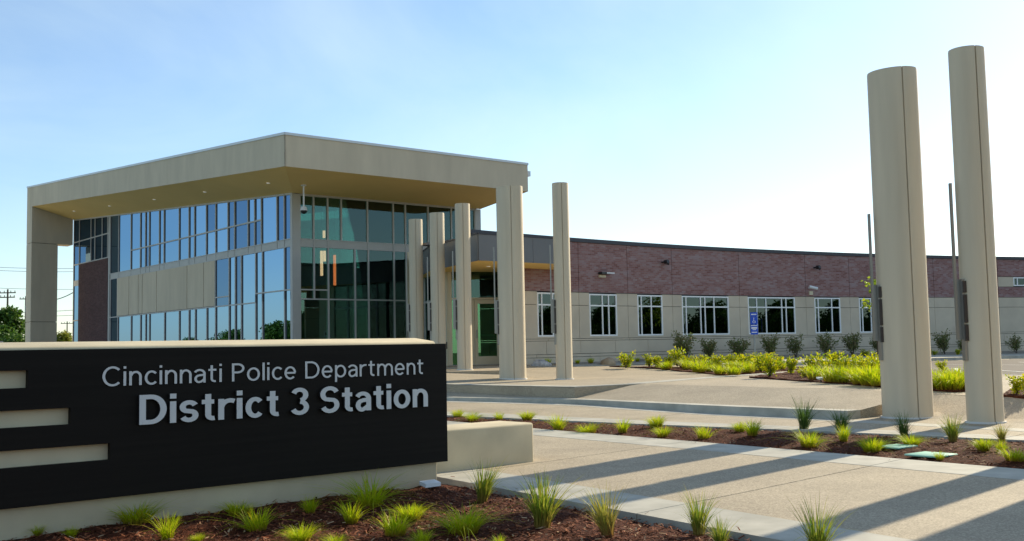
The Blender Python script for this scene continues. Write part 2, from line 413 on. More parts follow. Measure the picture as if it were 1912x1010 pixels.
def sheet(name, poly, zf, mat, step=1.0, skirt=0.4, parent=None, rough=0.0, rscale=3.0):
    """a ground sheet with the plan outline poly, cut to a grid, heights from zf, sides going down"""
    bm = bmesh.new()
    vs = [bm.verts.new((p[0], p[1], 0)) for p in poly]
    f = bm.faces.new(vs); f.normal_update()
    if f.normal.z < 0: f.normal_flip()
    xs = [p[0] for p in poly]; ys = [p[1] for p in poly]
    for lo, hi, ax in ((min(xs), max(xs), 0), (min(ys), max(ys), 1)):
        k = math.floor(lo / step) * step + step
        while k < hi:
            co = [0, 0, 0]; co[ax] = k; no = [0, 0, 0]; no[ax] = 1
            bmesh.ops.bisect_plane(bm, geom=bm.verts[:] + bm.edges[:] + bm.faces[:], plane_co=co, plane_no=no)
            k += step
    for v in bm.verts:
        z = zf(v.co.x, v.co.y)
        if rough: z += rough * (noise.noise((v.co.x * rscale, v.co.y * rscale, 0)) + 0.5 * noise.noise((v.co.x * rscale * 2.7, v.co.y * rscale * 2.7, 3)))
        v.co.z = z
    bmesh.ops.triangulate(bm, faces=[f for f in bm.faces if len(f.verts) > 4])
    if skirt:
        be = [e for e in bm.edges if len(e.link_faces) == 1]
        r = bmesh.ops.extrude_edge_only(bm, edges=be)
        for g in r["geom"]:
            if isinstance(g, bmesh.types.BMVert): g.co.z -= skirt
        bmesh.ops.recalc_face_normals(bm, faces=bm.faces)
    me = bpy.data.meshes.new(name); bm.to_mesh(me); bm.free()
    me.materials.append(mat)
    if rough:
        for p in me.polygons: p.use_smooth = True
    return obj(name, me, parent)

ORD = ["first", "second", "third", "fourth", "fifth", "sixth", "seventh", "eighth", "ninth", "tenth", "eleventh", "twelfth", "thirteenth", "fourteenth", "fifteenth", "sixteenth", "seventeenth", "eighteenth", "nineteenth", "twentieth", "twenty-first", "twenty-second", "twenty-third", "twenty-fourth", "twenty-fifth", "twenty-sixth", "twenty-seventh", "twenty-eighth", "twenty-ninth", "thirtieth"]

# ------------------------------------------------------------------ plan of the site
ARC_C, ARC_R = Vector((48.066, -14.223)), 69.56
def wall_d(x, y):
    return ARC_R - math.hypot(x - ARC_C.x, y - ARC_C.y)
def on_arc(x, y, d=0.0):
    r = ray(x, y); dd = Vector((r.x, r.y)); B = -2 * dd.dot(ARC_C); a = dd.dot(dd); C = ARC_C.dot(ARC_C) - (ARC_R - d) ** 2
    t = (-B + math.sqrt(B * B - 4 * a * C)) / (2 * a)
    return Vector((r.x * t, r.y * t, EYE + r.z * t))
def interp(x, tab):
    if x <= tab[0][0]: return tab[0][1]
    for (a, b), (c, d) in zip(tab, tab[1:]):
        if x <= c: return b + (d - b) * (x - a) / (c - a)
    return tab[-1][1]
def cc(x, y): return (x - y) / 1.41421
def z_up(x, y):
    z = interp(wall_d(x, y), [(0, .75), (1, .69), (3, .56), (5, .46), (8, .44)])
    if x > 14: z -= 0.09 * min(1, (x - 14) / 8) * (1 if wall_d(x, y) < 4 else 0.3)
    return z - 0.10 * min(1, max(0, (cc(x, y) + 10) / 4))
def line_at(p0, d, c):
    """point of a plan line (or polyline, when p0 is None) whose (x-y)/sqrt2 is c"""
    if p0 is None:
        k = 0
        while k < len(d) - 2 and c > cc(*d[k + 1]): k += 1
        A, B = d[k], d[k + 1]; t = (c - cc(*A)) / (cc(*B) - cc(*A)); return Vector((A[0] + (B[0] - A[0]) * t, A[1] + (B[1] - A[1]) * t))
    t = (c - cc(*p0)) / cc(*d); return Vector((p0[0] + d[0] * t, p0[1] + d[1] * t))
FO = ((-.773, 11.051), (.551, -.834))
FI = ((-.141, 11.344), (.548, -.836))
UN = ((.293, 15.94), (.593, -.805))
UF = ((.318, 17.14), (.598, -.801))
bf0, bf1 = onz(998.6, 782, .05), onz(1830, 822, .0)
BF = (tuple(bf0.xy), tuple((bf1 - bf0).xy.normalized()))
bs0, bs1 = onz(998.6, 775.5, .055), onz(1352, 792.6, .025)
BS = (tuple(bs0.xy), tuple((bs1 - bs0).xy.normalized()))
TREAD = 0.19
sf_pts = [V2(onz(837, 742, TREAD)), V2(onz(1073, 745.5, TREAD)), V2(onz(1352, 758.5, TREAD)), V2(onz(1573, 767, TREAD))]
sf_d = (sf_pts[3] - sf_pts[1]).normalized()
SF = (None, [tuple(p) for p in sf_pts])
QV = Vector((sf_d.y * -1, sf_d.x)); QV = QV if QV.y > 0 else -QV       # towards the building
corner = sf_pts[3] + (sf_pts[3] - sf_pts[2]).normalized() * 0.1
C_CORN = cc(*corner)
def sdist(x, y):
    """metres behind the step edge"""
    return (V2((x, y)) - line_at(*SF, cc(x, y))).dot(QV)
def z_low(x, y):
    # the lower walk falls from the step foot to the front
    q = -sdist(x, y)                   # metres in front of the step
    foot = interp(cc(x, y), [(-19, .115), (-15.5, .095), (-11.2, .05), (-8, .05), (-4, 0.02)])
    return foot * max(0.0, 1 - max(0, q) / 7.5)


# ------------------------------------------------------------------ ground
tag(sheet("ground", [(-900, -300), (900, -300), (900, 1500), (-900, 1500)], lambda x, y: -0.16, M['turf'], step=300, skirt=0), kind="structure")

def band(name, LA, LB, c0, c1, zf, mat, parent=None, step=0.8, skirt=0.14, gap=0.006, lift=0.0):
    g = gap
    n = max(1, int((c1 - c0) / 0.9)); cs = [c0 + g + (c1 - c0 - 2 * g) * k / n for k in range(n + 1)]
    P = [line_at(*LA, c) for c in cs] + [line_at(*LB, c) for c in cs[::-1]]
    return sheet(name, P, lambda x, y: zf(x, y) + lift, mat, step=step, skirt=skirt, parent=parent)

lower = sheet("pavement", [line_at(*FO, -20) , line_at(*FO, 6), line_at(*SF, 6), line_at(*SF, -20)], lambda x, y: z_low(x, y) - 0.10, M['concrete'], step=2.0, skirt=0)
tag(lower, kind="structure")
JOINTS = [-20, -14.9, -11.7, -8.5, -5.3, -2.1, 1.1, 6]
for a, b in zip(JOINTS, JOINTS[1:]):
    band("paving_slab", FI, UN, a, b, z_low, M['aggregate'], lower, gap=0.008)
    band("edging_slab", FO, FI, a, b, z_low, M['concrete'], lower, gap=0.006, lift=0.003)
    band("edging_slab", UN, UF, a, b, z_low, M['concrete'], lower, gap=0.006, lift=0.003)
    band("edging_slab", BF, BS, a, b, z_low, M['concrete'], lower, gap=0.006, lift=0.003)
SFo = (None, [tuple(V2(p) - QV * 0.42) for p in SF[1]])
for a, b in zip(JOINTS, JOINTS[1:]):
    band("paving_slab", BS, SFo, a, b, z_low, M['aggregate'], lower, gap=0.008)
    band("edging_slab", SFo, SF, a, b, z_low, M['concrete'], lower, gap=0.006, lift=0.003)

# low step: its tread edge, and the ramp that climbs from it to the upper plaza
tc = onz(1073, 722.4, .44); tl = onz(835.7, 719, .44)             # terrace corner and a point on its front edge
tdir = (tl - tc).xy.normalized()
QM = 2.2
def z_ramp(x, y):
    return TREAD + (z_up(x, y) - TREAD) * min(1, max(0, (sdist(x, y) - 0.35) / (QM - 0.35)))
def sfq(c, q): return line_at(*SF, c) + QV * q
tlow = V2(tc)
C_T = cc(*tlow)
CL_ = [-26 + (C_CORN + 26) * k / 24 for k in range(25)]
right_part = [c for c in CL_ if c > C_T]
ramp = sheet("ramp", [sfq(c, .34) for c in CL_] + [corner + QV * .34, corner + QV * QM] + [sfq(c, QM) for c in right_part[::-1]] + [tlow + QV * QM, tlow + QV * .05, V2(tc) + tdir * 3.3, V2(tc) + tdir * 9], z_ramp, M['aggregate'], step=0.5, skirt=0.3)
tag(ramp, kind="structure")
st = sheet("step", [sfq(c, 0) for c in CL_] + [corner, corner + QV * .336] + [sfq(c, .336) for c in CL_[::-1]], lambda x, y: TREAD + .003, M['concrete'], step=1.0, skirt=0.25)
tag(st, kind="structure")
# walk on the open side of the step, round the two tall columns
def z_east(x, y):
    s = sdist(x, y)
    return interp(s, [(-0.1, z_low(x, y)), (0.9, .06), (QM, z_up(x, y))])
def z_any(x, y):
    return z_east(x, y) if (cc(x, y) > C_CORN - .2 and sdist(x, y) < QM) else z_up(x, y)
def fitz(x, y, f=None, up=0.0):
    f = f or z_any; r = ray(x, y); t = 8.0
    while t < 60:
        p = Vector((0, 0, EYE)) + r * t
        if p.z <= f(p.x, p.y) + up: break
        t += 0.04
    return p
east = sheet("walk", [corner] + [sfq(c, 0.0) for c in (-6, -2, 2, 8)] + [sfq(c, QM) for c in (8, 2, -2, -6)] + [corner + QV * QM], z_east, M['aggregate'], step=0.5, skirt=0.3)
tag(east, kind="structure")
# upper plaza and everything behind it
upl = sheet("plaza", [V2(tc) + tdir * 22, V2(tc), tlow + QV * QM] + [sfq(c, QM) for c in right_part] + [corner + QV * QM] + [sfq(c, QM) for c in (-6, -2, 2, 8)] + [(70, 0), (75, 75), (-25, 75)], z_up, M['aggregate'], step=1.0, skirt=0.5)
tag(upl, kind="structure")
# pale paving round the glass pavilion, out of view, added to bounce light onto the soffit
tag(sheet("walk", [(-40, 30), (-14, 26), (-2.6, 28.5), (-14, 39), (-25, 75), (-50, 75)], lambda x, y: .30, M['concrete'], step=6, skirt=.5), kind="structure")
# smooth concrete edge bands on the plaza
def strip_poly(a, b, w):
    a, b = V2(a), V2(b); d = (b - a).normalized(); n = Vector((-d.y, d.x)); return [a, b, b + n * w, a + n * w]
lup = [V2(tc)] + [V2(fitz(x, y)) for x, y in ((1206, 716), (1360, 703.5), (1465, 697), (1500, 694.5))]
for k, (a, b, w) in enumerate([(V2(tc), V2(tc) + tdir * 12, -0.5), (lup[0], lup[1], 0.32), (lup[1], lup[2], 0.5), (lup[2], lup[4], 0.5)]):
    tag(sheet("edging_slab", strip_poly(a, b, w), lambda x, y: z_up(x, y) + 0.005 + 0.001 * k, M['concrete'], step=1.0, skirt=0.02, parent=upl))
# raised entrance platform
e0, e1 = V2(onz(836, 694, .67)), V2(onz(931, 692, .67))
ed = (e1 - e0).normalized()
plat = sheet("entrance_platform", [e0 - ed * 6, e1 + ed * 0.3, (0.6, 36.2), (0.4, 40), (-6, 46), (-9, 38)], lambda x, y: .67 + 0.012 * max(0, y - 31), M['aggregate'], step=1.0, skirt=0.5)
tag(plat, kind="structure")

# beds -----------------------------------------------------------------
def scatter_chips(name, poly, zf, n, smin, smax, parent=None, near=None):
    xs = [p[0] for p in poly]; ys = [p[1] for p in poly]; m = MB(); k = 0; tries = 0
    def inside(x, y):
        c = False; j = len(poly) - 1
        for i in range(len(poly)):
            xi, yi, xj, yj = poly[i][0], poly[i][1], poly[j][0], poly[j][1]
            if (yi > y) != (yj > y) and x < (xj - xi) * (y - yi) / (yj - yi) + xi: c = not c
            j = i
        return c
    while k < n and tries < n * 8:
        tries += 1
        x, y = random.uniform(min(xs), max(xs)), random.uniform(min(ys), max(ys))
        if not inside(x, y): continue
        if near and not near(x, y): continue
        k += 1
        L, w = random.uniform(smin, smax), random.uniform(0.006, 0.016)
        a = random.uniform(0, 6.28); tilt = random.uniform(-0.5, 0.5)
        d = Vector((math.cos(a) * math.cos(tilt), math.sin(a) * math.cos(tilt), math.sin(tilt))) * L
        s = Vector((-math.sin(a), math.cos(a), random.uniform(-0.6, 0.6))).normalized() * w
        p = Vector((x, y, zf(x, y) + random.uniform(0.0, 0.018)))
        m.poly([p - d * .5 - s * .5, p + d * .5 - s * .3, p + d * .45 + s * .5, p - d * .5 + s * .4])
    o = m.build(name, M['chip'], parent); o["kind"] = "stuff"
    return o

SD = Vector((.75, .66)).normalized()           # along the sign
SN = Vector((SD.y, -SD.x))                     # out of the sign face
SP = Vector((-.70, 10.3))                      # foot of the right end of the panel plane
def z_front(x, y):
    dl = (V2((x, y)) - SP).dot(SN)             # distance in front of the sign
    z = -0.04 + 0.07 * math.exp(-max(0, dl + 0.05) / 0.7)
    dk = (V2((x, y)) - Vector(FO[0])).dot(Vector((.834, .551)))
    if dk > -0.4: z = min(z, -0.045 - max(0, dk + 0.02) if dk > -0.02 else -0.045 + 0.06 * max(0, -dk - 0.1))
    if dk > 0.05: z = -0.155
    return z
def z_frontn(x, y):
    return z_front(x, y) + 0.028 * noise.noise((x * 2.6, y * 2.6, 0)) + 0.018 * noise.noise((x * 7, y * 7, 3))
fpoly = [(-9, 1.0), (6, 1.0), line_at(*FO, 3.5), line_at(*FO, -8.6), (-1.2, 12.2), (-9, 5.0)]
fb = sheet("mulch_bed", fpoly, z_frontn, M['mulch'], step=0.10, skirt=0)
for p in fb.data.polygons: p.use_smooth = True
tag(fb, kind="structure")
scatter_chips("bark_chips", fpoly, z_frontn, 26000, 0.018, 0.065, fb, near=lambda x, y: abs(x) < y * 0.55 + 0.2 and y > 3.0 and (V2((x, y)) - SP).dot(SN) > -0.12 and (V2((x, y)) - Vector(FO[0])).dot(Vector((.834, .551))) < -0.02)

mpoly = [line_at(*UF, -17), line_at(*UF, 5), line_at(*BF, 5), line_at(*BF, -17)]
def z_mid(x, y):
    dk = min((V2((x, y)) - Vector(UF[0])).dot(Vector((.801, .598))), -(V2((x, y)) - Vector(BF[0])).dot(Vector((-BF[1][1], BF[1][0]))))
    return z_low(x, y) - 0.035 + 0.07 * min(1, max(0, dk / 0.8)) + 0.02 * noise.noise((x * 2.6, y * 2.6, 0)) + 0.012 * noise.noise((x * 7, y * 7, 3))
mb = sheet("mulch_bed", mpoly, z_mid, M['mulch'], step=0.14, skirt=0)
for p in mb.data.polygons: p.use_smooth = True
tag(mb, kind="structure")
scatter_chips("bark_chips", mpoly, z_mid, 9000, 0.03, 0.08, mb, near=lambda x, y: abs(x) < y * 0.52)

sp_ = [line_at(*FO, -8.4), line_at(*FO, 1), line_at(*FI, 1), line_at(*FI, -8.4)]
scatter_chips("bark_chips", sp_, lambda x, y: z_low(x, y) + .008, 90, .015, .05, fb, near=lambda x, y: random.random() < math.exp(-(V2((x, y)) - Vector(FO[0])).dot(Vector((.834, .551))) / .12))
sp_ = [line_at(*UN, -12), line_at(*UN, 2), line_at(*UF, 2), line_at(*UF, -12)]
scatter_chips("bark_chips", sp_, lambda x, y: z_low(x, y) + .008, 120, .02, .06, mb, near=lambda x, y: random.random() < math.exp((V2((x, y)) - Vector(UF[0])).dot(Vector((.801, .598))) / .12))
def bed(poly, n):
    def zf(x, y):
        return z_any(x, y) + 0.035 + 0.02 * noise.noise((x * 2, y * 2, 0)) + 0.015 * noise.noise((x * 6, y * 6, 3))
    b = sheet("mulch_bed", poly, zf, M['mulch'], step=0.3, skirt=0.06)
    tag(b, kind="structure")
    scatter_chips("bark_chips", poly, zf, n, 0.05, 0.12, b)
    return zf
def fp(x, y): return V2(fitz(x, y))
b1 = [fp(1138, 685), fp(1190, 687), fp(1240, 690), fp(1300, 696), fp(1355, 702), fp(1400, 698.5), fp(1465, 693), (11.2, 36.0), (9.5, 37.0), (6.2, 36.6)]
b2 = [fp(1399, 705.6), fp(1520, 714), fp(1652, 724), fp(1783, 733), fp(1815, 731), fp(1812, 714), (11.0, 27.5), (10.6, 30.0), fp(1500, 693)]
b3 = [fp(1872, 741), fp(1960, 750), fp(1960, 722), fp(1895, 722)]
zb1, zb2, zb3 = bed(b1, 1500), bed(b2, 2500), bed(b3, 300)

# parking lot, walk along the wing and the planting bed at its foot
def arc_pt(ang, d): return ARC_C + Vector((math.cos(ang), math.sin(ang))) * (ARC_R - d)
def ang_of(p): return math.atan2(p[1] - ARC_C.y, p[0] - ARC_C.x)
A_L, A_R = ang_of((1.2, 37.0)), ang_of((40, 55))
def arc_band(a0, a1, d0, d1, n=30):
    A = [arc_pt(a0 + (a1 - a0) * k / n, d0) for k in range(n + 1)]; B = [arc_pt(a0 + (a1 - a0) * k / n, d1) for k in range(n + 1)]
    return A + B[::-1]
a_mid = ang_of(on_arc(1500, 600))
lot = sheet("parking_lot", [(10.9, 27.3), (22, 17), (60, 20), (45, 49.5)] + [arc_pt(a_mid + (A_R - a_mid) * (1 - k / 12), 4.7) for k in range(13)][1:] + [(11.6, 36.6)], lambda x, y: z_up(x, y) + 0.004, M['asphalt'], step=2.0, skirt=0.05)
tag(lot, kind="structure")
for (xa, ya, xb, yb, w) in ((1740, 688, 1860, 690.0, .10), (1768, 697.5, 1912, 699.5, .10), (1780, 687.5, 1790, 695.5, .12), (1850, 690.5, 1912, 694.5, .10), (1900, 675, 1930, 676.5, .1), (1752, 679.5, 1912, 681, .1)):
    pa, pb = onz(xa, ya, .45), onz(xb, yb, .45)
    sheet("line_marking", strip_poly(pa.xy, pb.xy, w), lambda x, y: z_up(x, y) + 0.009, M['paint'], step=2.0, skirt=0, parent=lot)
a_lft = ang_of(on_arc(1190, 600))
sw = sheet("sidewalk", arc_band(a_lft, A_R, 2.6, 4.6), lambda x, y: z_up(x, y) + 0.12, M['concrete'], step=1.5, skirt=0.25)
tag(sw, kind="structure")
st2 = sheet("sidewalk", arc_band(A_L, a_lft, 1.0, 1.5, 10), lambda x, y: z_up(x, y) + 0.012, M['concrete'], step=1.5, skirt=0.05)
tag(st2, kind="structure")
wb = sheet("wall_bed", arc_band(A_L, a_lft, -0.2, 1.0, 10), lambda x, y: z_up(x, y) + 0.03, M['gravel'], step=0.6, skirt=0.2, rough=0.02)
tag(wb, kind="structure")
wb = sheet("wall_bed", arc_band(a_lft, A_R, -0.2, 2.6), lambda x, y: z_up(x, y) + 0.07, M['gravel'], step=0.6, skirt=0.2, rough=0.02)
tag(wb, kind="structure")

# ------------------------------------------------------------------ long brick wing on its curve
FLOOR = 0.76
a0_ang = ang_of(on_arc(985, 560))
def arcp(s, d, z):
    a = a0_ang - s / ARC_R
    return Vector((ARC_C.x + math.cos(a) * (ARC_R - d), ARC_C.y + math.sin(a) * (ARC_R - d), z))
def arc_box(m, s0, s1, z0, z1, d0, d1, mi=0):
    n = max(1, int(abs(s1 - s0) / 0.8))
    S = [s0 + (s1 - s0) * k / n for k in range(n + 1)]
    for a, b in zip(S, S[1:]):
        m.poly([arcp(a, d0, z0), arcp(b, d0, z0), arcp(b, d0, z1), arcp(a, d0, z1)], uv=[(a, z0), (b, z0), (b, z1), (a, z1)], mi=mi)
        m.poly([arcp(b, d1, z0), arcp(a, d1, z0), arcp(a, d1, z1), arcp(b, d1, z1)], mi=mi)
        m.poly([arcp(a, d0, z1), arcp(b, d0, z1), arcp(b, d1, z1), arcp(a, d1, z1)], uv=[(a, z1), (b, z1), (b, z1 + .1), (a, z1 + .1)], mi=mi)
        m.poly([arcp(b, d0, z0), arcp(a, d0, z0), arcp(a, d1, z0), arcp(b, d1, z0)], mi=mi)
    for q, fl in ((s0, 0), (s1, 1)):
        P = [arcp(q, d0, z0), arcp(q, d0, z1), arcp(q, d1, z1), arcp(q, d1, z0)]
        m.poly(P[::-1] if fl else P, uv=[(q, z0), (q, z1), (q + .1, z1), (q + .1, z0)], mi=mi)
    return m
wing = empty("office_wing", arcp(12, 0, FLOOR))
tag(wing, "long low curved wing of mottled brick over beige panels with white-framed windows", "building")
WIN = [  # edges of frame and mullions along the wall
    (0.48, 0.71, 1.25, 1.75), (3.10, 3.78, 4.11, 4.54), (5.64, 5.86, 6.40, 7.01), (8.09, 8.33, 9.14, 9.39, 9.91, 10.76),
    (11.88, 12.40, 12.94, 13.88, 14.14, 14.68), (15.86, 16.09, 16.91, 17.43), (18.58, 18.78, 19.31, 20.0)]
ZH, ZT, ZS, ZB, ZTOP = 3.275, 2.84, 1.71, 3.31, 5.30
jn = [-0.9, 2.57, 5.13, 7.57, 11.40, 15.35, 18.03, 23.28, 27.32]
for a, b in zip(jn, jn[1:]):
    arc_box(MB(), a + .012, b - .012, ZB + .012, ZTOP - .15, 0.0, -0.14).build("brick_panel", M['brick'], wing)
arc_box(MB(), -2.6, -0.9 - .012, 4.2, ZTOP - .15, 0.0, -0.14).build("parapet_panel", M['greypanel'], wing)
for a, b in ((27.32, 33.5), (33.5, 40)):
    arc_box(MB(), a + .012, b - .012, 4.33, ZTOP - .15, 0.0, -0.14).build("brick_panel", M['brick'], wing)
    arc_box(MB(), a + .012, b - .012, ZB + .012, 3.82, 0.0, -0.14).build("brick_panel", M['brick'], wing)
arc_box(MB(), 27.34, 28.28, 3.84, 4.31, -0.01, -0.13).build("wall_panel", M['precast'], wing)
arc_box(MB(), 31.0, 39.9, 3.84, 4.31, -0.01, -0.13).build("wall_panel", M['precast'], wing)
arc_box(MB(), -2.7, 40, ZTOP - .14, ZTOP, 0.05, -0.35).build("roof_coping", M['darkcoping'], wing)
# beige panels: two tiers between the windows, then the base courses
free, last = [], -0.9
for w in WIN:
    free.append((last, w[0])); last = w[-1]
free.append((last, 40))
for a, b in free:
    cuts = [a] + [j for j in jn + [33.5] if a + .25 < j < b - .25] + [b]
    for p, q in zip(cuts, cuts[1:]):
        pa = p + (.008 if p != a else 0); qa = q - (.008 if q != b else 0)
        arc_box(MB(), pa, qa, ZT + .008, ZB - .004, -0.015, -0.14).build("wall_panel", M['precast'], wing)
        arc_box(MB(), pa, qa, ZS - .07, ZT - .008, -0.015, -0.14).build("wall_panel", M['precast'], wing)
for w in WIN:
    arc_box(MB(), w[0], w[-1], ZS - .07, ZS - .002, -0.015, -0.14).build("window_sill", M['precast'], wing)
def courses(z0, z1, L, off, dd):
    s = -0.9 + off
    ed = [-0.9]
    while s < 40:
        if s > -0.6: ed.append(s)
        s += L * (1 + 0.12 * math.sin(s * 3))
    ed.append(40)
    for a, b in zip(ed, ed[1:]):
        arc_box(MB(), a + .008, b - .008, z0, z1, dd, -0.14).build("base_block", M['precast'], wing)
courses(1.565, ZS - .085, 4.1, 1.9, -0.012)
courses(1.09, 1.55, 1.62, 0.35, 0.0)
courses(0.98, 1.075, 2.4, 1.3, -0.004)
courses(0.30, 0.965, 1.62, 1.15, 0.0)
for wi, w in enumerate(WIN + [(28.3, 28.55, 29.7, 31.0)]):
    hi = wi == 7
    zb, zt = (3.87, 4.30) if hi else (ZS, ZH)
    A, B = arcp(w[0], -0.04, 0), arcp(w[-1], -0.04, 0)
    d = (B - A).normalized(); nrm = Vector((d.y, -d.x, 0)); Lw = (B - A).length
    sc = Lw / (w[-1] - w[0]); xs = [(q - w[0]) * sc for q in w]
    m = MB(); fw = 0.055
    def bar(x0, x1, z0, z1, dep=0.06):
        m.box(A + d * x0 + Vector((0, 0, z0)) - nrm * dep * .5, d * (x1 - x0), nrm * dep, (0, 0, z1 - z0))
    bar(0, fw, zb, zt); bar(Lw - fw, Lw, zb, zt); bar(fw, Lw - fw, zb, zb + fw); bar(fw, Lw - fw, zt - fw, zt)
    for x in xs[1:-1]: bar(x - .024, x + .024, zb + fw, zt - fw, 0.052)
    if not hi: bar(fw, Lw - fw, ZT - .026, ZT + .026, 0.056)
    win = m.build("window", M['whiteframe'], wing)
    zz = [zb + fw, zt - fw] if hi else [zb + fw, ZT - .03, ZT + .03, zt - fw]
    ex = [fw] + [q for x in xs[1:-1] for q in (x - .024, x + .024)] + [Lw - fw]
    for i in range(0, len(ex), 2):
        for j in range(0, len(zz), 2):
            p = MB().box(A + d * (ex[i] - .004) + Vector((0, 0, zz[j] - .004)) - nrm * (.012 + random.uniform(-.001, .001)), d * (ex[i + 1] - ex[i] + .008), nrm * .008, (0, 0, zz[j + 1] - zz[j] + .008))
            p.build("pane", M['glass_w'], win)
    # half-lowered blinds behind some windows
    if wi in (1, 5):
        m = MB().box(A + d * .06 + Vector((0, 0, ZT - .02)) - nrm * .16, d * (Lw - .12), nrm * .01, (0, 0, zt - ZT)); m.build("blind_backing", M['blind_backing'], win)
m = MB()
arc_box(m, 2.4, 40, 0.3, 4.8, -5.0, -5.2); arc_box(m, 2.4, 40, 0.55, 0.70, -0.16, -5.0); arc_box(m, 2.4, 40, 3.60, 3.7, -0.16, -5.0)
for s in (2.4, 5.1, 7.5, 11.2, 15.2, 18.0, 21.0): arc_box(m, s, s + .12, 0.7, 3.6, -0.16, -5.0)
arc_box(m, 0.3, 2.38, 0.6, 4.05, -0.9, -1.0); arc_box(m, 0.3, 0.38, 0.6, 4.05, -0.16, -0.9)
m.build("interior", M['interior'], wing)
m = MB(); arc_box(m, -2.6, 2.4, 4.97, 5.05, -0.16, -2.6); arc_box(m, 2.4, 10, 4.97, 5.05, -0.16, -5.2); arc_box(m, 10, 40, 4.97, 5.05, -0.16, -16); m.build("roof", M['roofing'], wing)
m = MB(); arc_box(m, 39.8, 40, 0.3, 4.95, -0.16, -16); arc_box(m, 10, 40, 0.3, 4.95, -15.8, -16); m.build("back_wall", M['precast'], wing)
# lamps and cameras on the wall
def arc_frame(s, z):
    p = arcp(s, 0, z); t = (arcp(s + .1, 0, z) - arcp(s - .1, 0, z)).normalized(); n_ = Vector((t.y, -t.x, 0)); return p, t, n_
p, t, n_ = arc_frame(3.80, 4.06)
m = MB().box(p - t * .22 + Vector((0, 0, -.05)), t * .44, n_ * .22, (0, 0, .07)); wl_ = m.build("wall_lamp", M['darkplastic'], wing)
MB().box(p + t * .02 + n_ * .225 + Vector((0, 0, -.035)), t * .40, n_ * .012, (0, 0, .05)).build("lamp_lens", M['white'], wl_)
MB().box(p - t * .20 + n_ * .003 + Vector((0, 0, -.17)), t * .34, n_ * .05, (0, 0, .09)).build("wall_box", M['doorpaint'], wing)
for s, z, k in ((7.03, 4.57, 0), (15.9, 4.59, 0), (15.55, 3.69, 1)):
    p, t, n_ = arc_frame(s, z)
    m = MB().tube(p, p + n_ * .18, .035, n=8)
    if k: m.tube(p + n_ * .18 - t * .16 + Vector((0, 0, .05)), p + n_ * .32 + t * .18 + Vector((0, 0, -.04)), .065, n=10)
    else:
        m.tube(p + n_ * .18, p + n_ * .34 + Vector((0, 0, .02)), .085, .07, n=10); m.tube(p + n_ * .1 + t * .02, p + n_ * .2 + t * .19 + Vector((0, 0, -.06)), .05, .06, n=10)
    m.build("wall_camera" if k else "wall_floodlight", M['white'] if k else M['darkplastic'], wing)
    if k: MB().box(p - t * .02 + n_ * .003 + Vector((0, 0, -.30)), t * .2, n_ * .05, (0, 0, .16)).build("wall_box", M['doorpaint'], wing)

# ------------------------------------------------------------------ glass entrance pavilion
u3, v3, Z3 = Vector((-.638, .770, 0)), Vector((.770, .638, 0)), Vector((0, 0, 1))
G0 = Vector((-8.088, 38.654, 0))
pav = empty("entrance_pavilion", G0 + Z3 * FLOOR)
tag(pav, "tall glass-walled entrance building under a deep tilted beige roof", "building")
SL = 0.0681
RZ = 7.45                                                         # underside of the roof edge at its front corner
RP = onz(532, 310, RZ); FH = aty(532, 247, RP.y).z - RZ; RP.z = 0
def onwall(x, y, p, d):
    """picture point on the upright plane through p along d"""
    n_ = Vector((d.y, -d.x)); r = ray(x, y); t = p.xy.dot(n_) / r.xy.dot(n_); return Vector((0, 0, EYE)) + r * t
_q = onwall(60, 385, RP, u3); RI = (_q - RP).xy.dot(u3.xy)        # inner end of the left eave
SE = (_q.z - RZ) / RI                                             # the eave climbs to the left
def zr(p): return RZ + SE * (Vector(p) - RP).xy.dot(u3.xy)        # underside of the roof edge
PL = RP + u3 * (onwall(51, 352, RP, u3) - RP).xy.dot(u3.xy)
PR = RP + v3 * (onwall(985, 303, RP, v3) - RP).xy.dot(v3.xy)
GR_, GL_ = G0 + v3 * 8.82, G0 + u3 * 25.76
BR = GR_ + u3 * 5
BL = GL_ + u3 * ((PL - RP).length - RI) + v3 * 10
rp = [RP, PR, BR, BL, PL]
m = MB(); ins = 0.03
cen = sum((p for p in rp), Vector()) / 5
core = [p + (cen - p).normalized() * ins * 1.5 for p in rp]
top = [p + Z3 * (zr(p) + FH - .06) for p in core]; bot = [p + Z3 * (zr(p) + .012) for p in core]
m.poly(top); m.poly(bot[::-1])
for k in range(5): m.poly([bot[k], bot[(k + 1) % 5], top[(k + 1) % 5], top[k]])
roof = m.build("roof", M['reveal'], pav)
HZ = 7.245
sq = {'r': [RP + Z3 * zr(RP), PR + Z3 * zr(PR), GR_ + Z3 * HZ, G0 + Z3 * HZ], 'l': [PL + Z3 * zr(PL), RP + Z3 * zr(RP), G0 + Z3 * HZ, GL_ + Z3 * (HZ + SL * 25.76)]}
m = MB()
for q in sq.values(): m.poly([q[0], q[1], q[2]]); m.poly([q[0], q[2], q[3]])
for a, b in ((GR_ + Z3 * HZ, G0 + Z3 * HZ), (G0 + Z3 * HZ, GL_ + Z3 * (HZ + SL * 25.76)), (PR + Z3 * zr(PR), GR_ + Z3 * HZ)):
    m.poly([a, b, Vector((b.x, b.y, zr(b) + .05)), Vector((a.x, a.y, zr(a) + .05))])
def soffit_hit(x, y, side):
    o = Vector((0, 0, EYE)); r = ray(x, y); best = []
    for tri in ((0, 1, 2), (0, 2, 3)):
        A, B, C = [sq[side][k] for k in tri]; n_ = (B - A).cross(C - A); best.append((A - o).dot(n_) / r.dot(n_))
    return o + r * min(best)
soff = m.build("soffit", M['soffit'], pav)
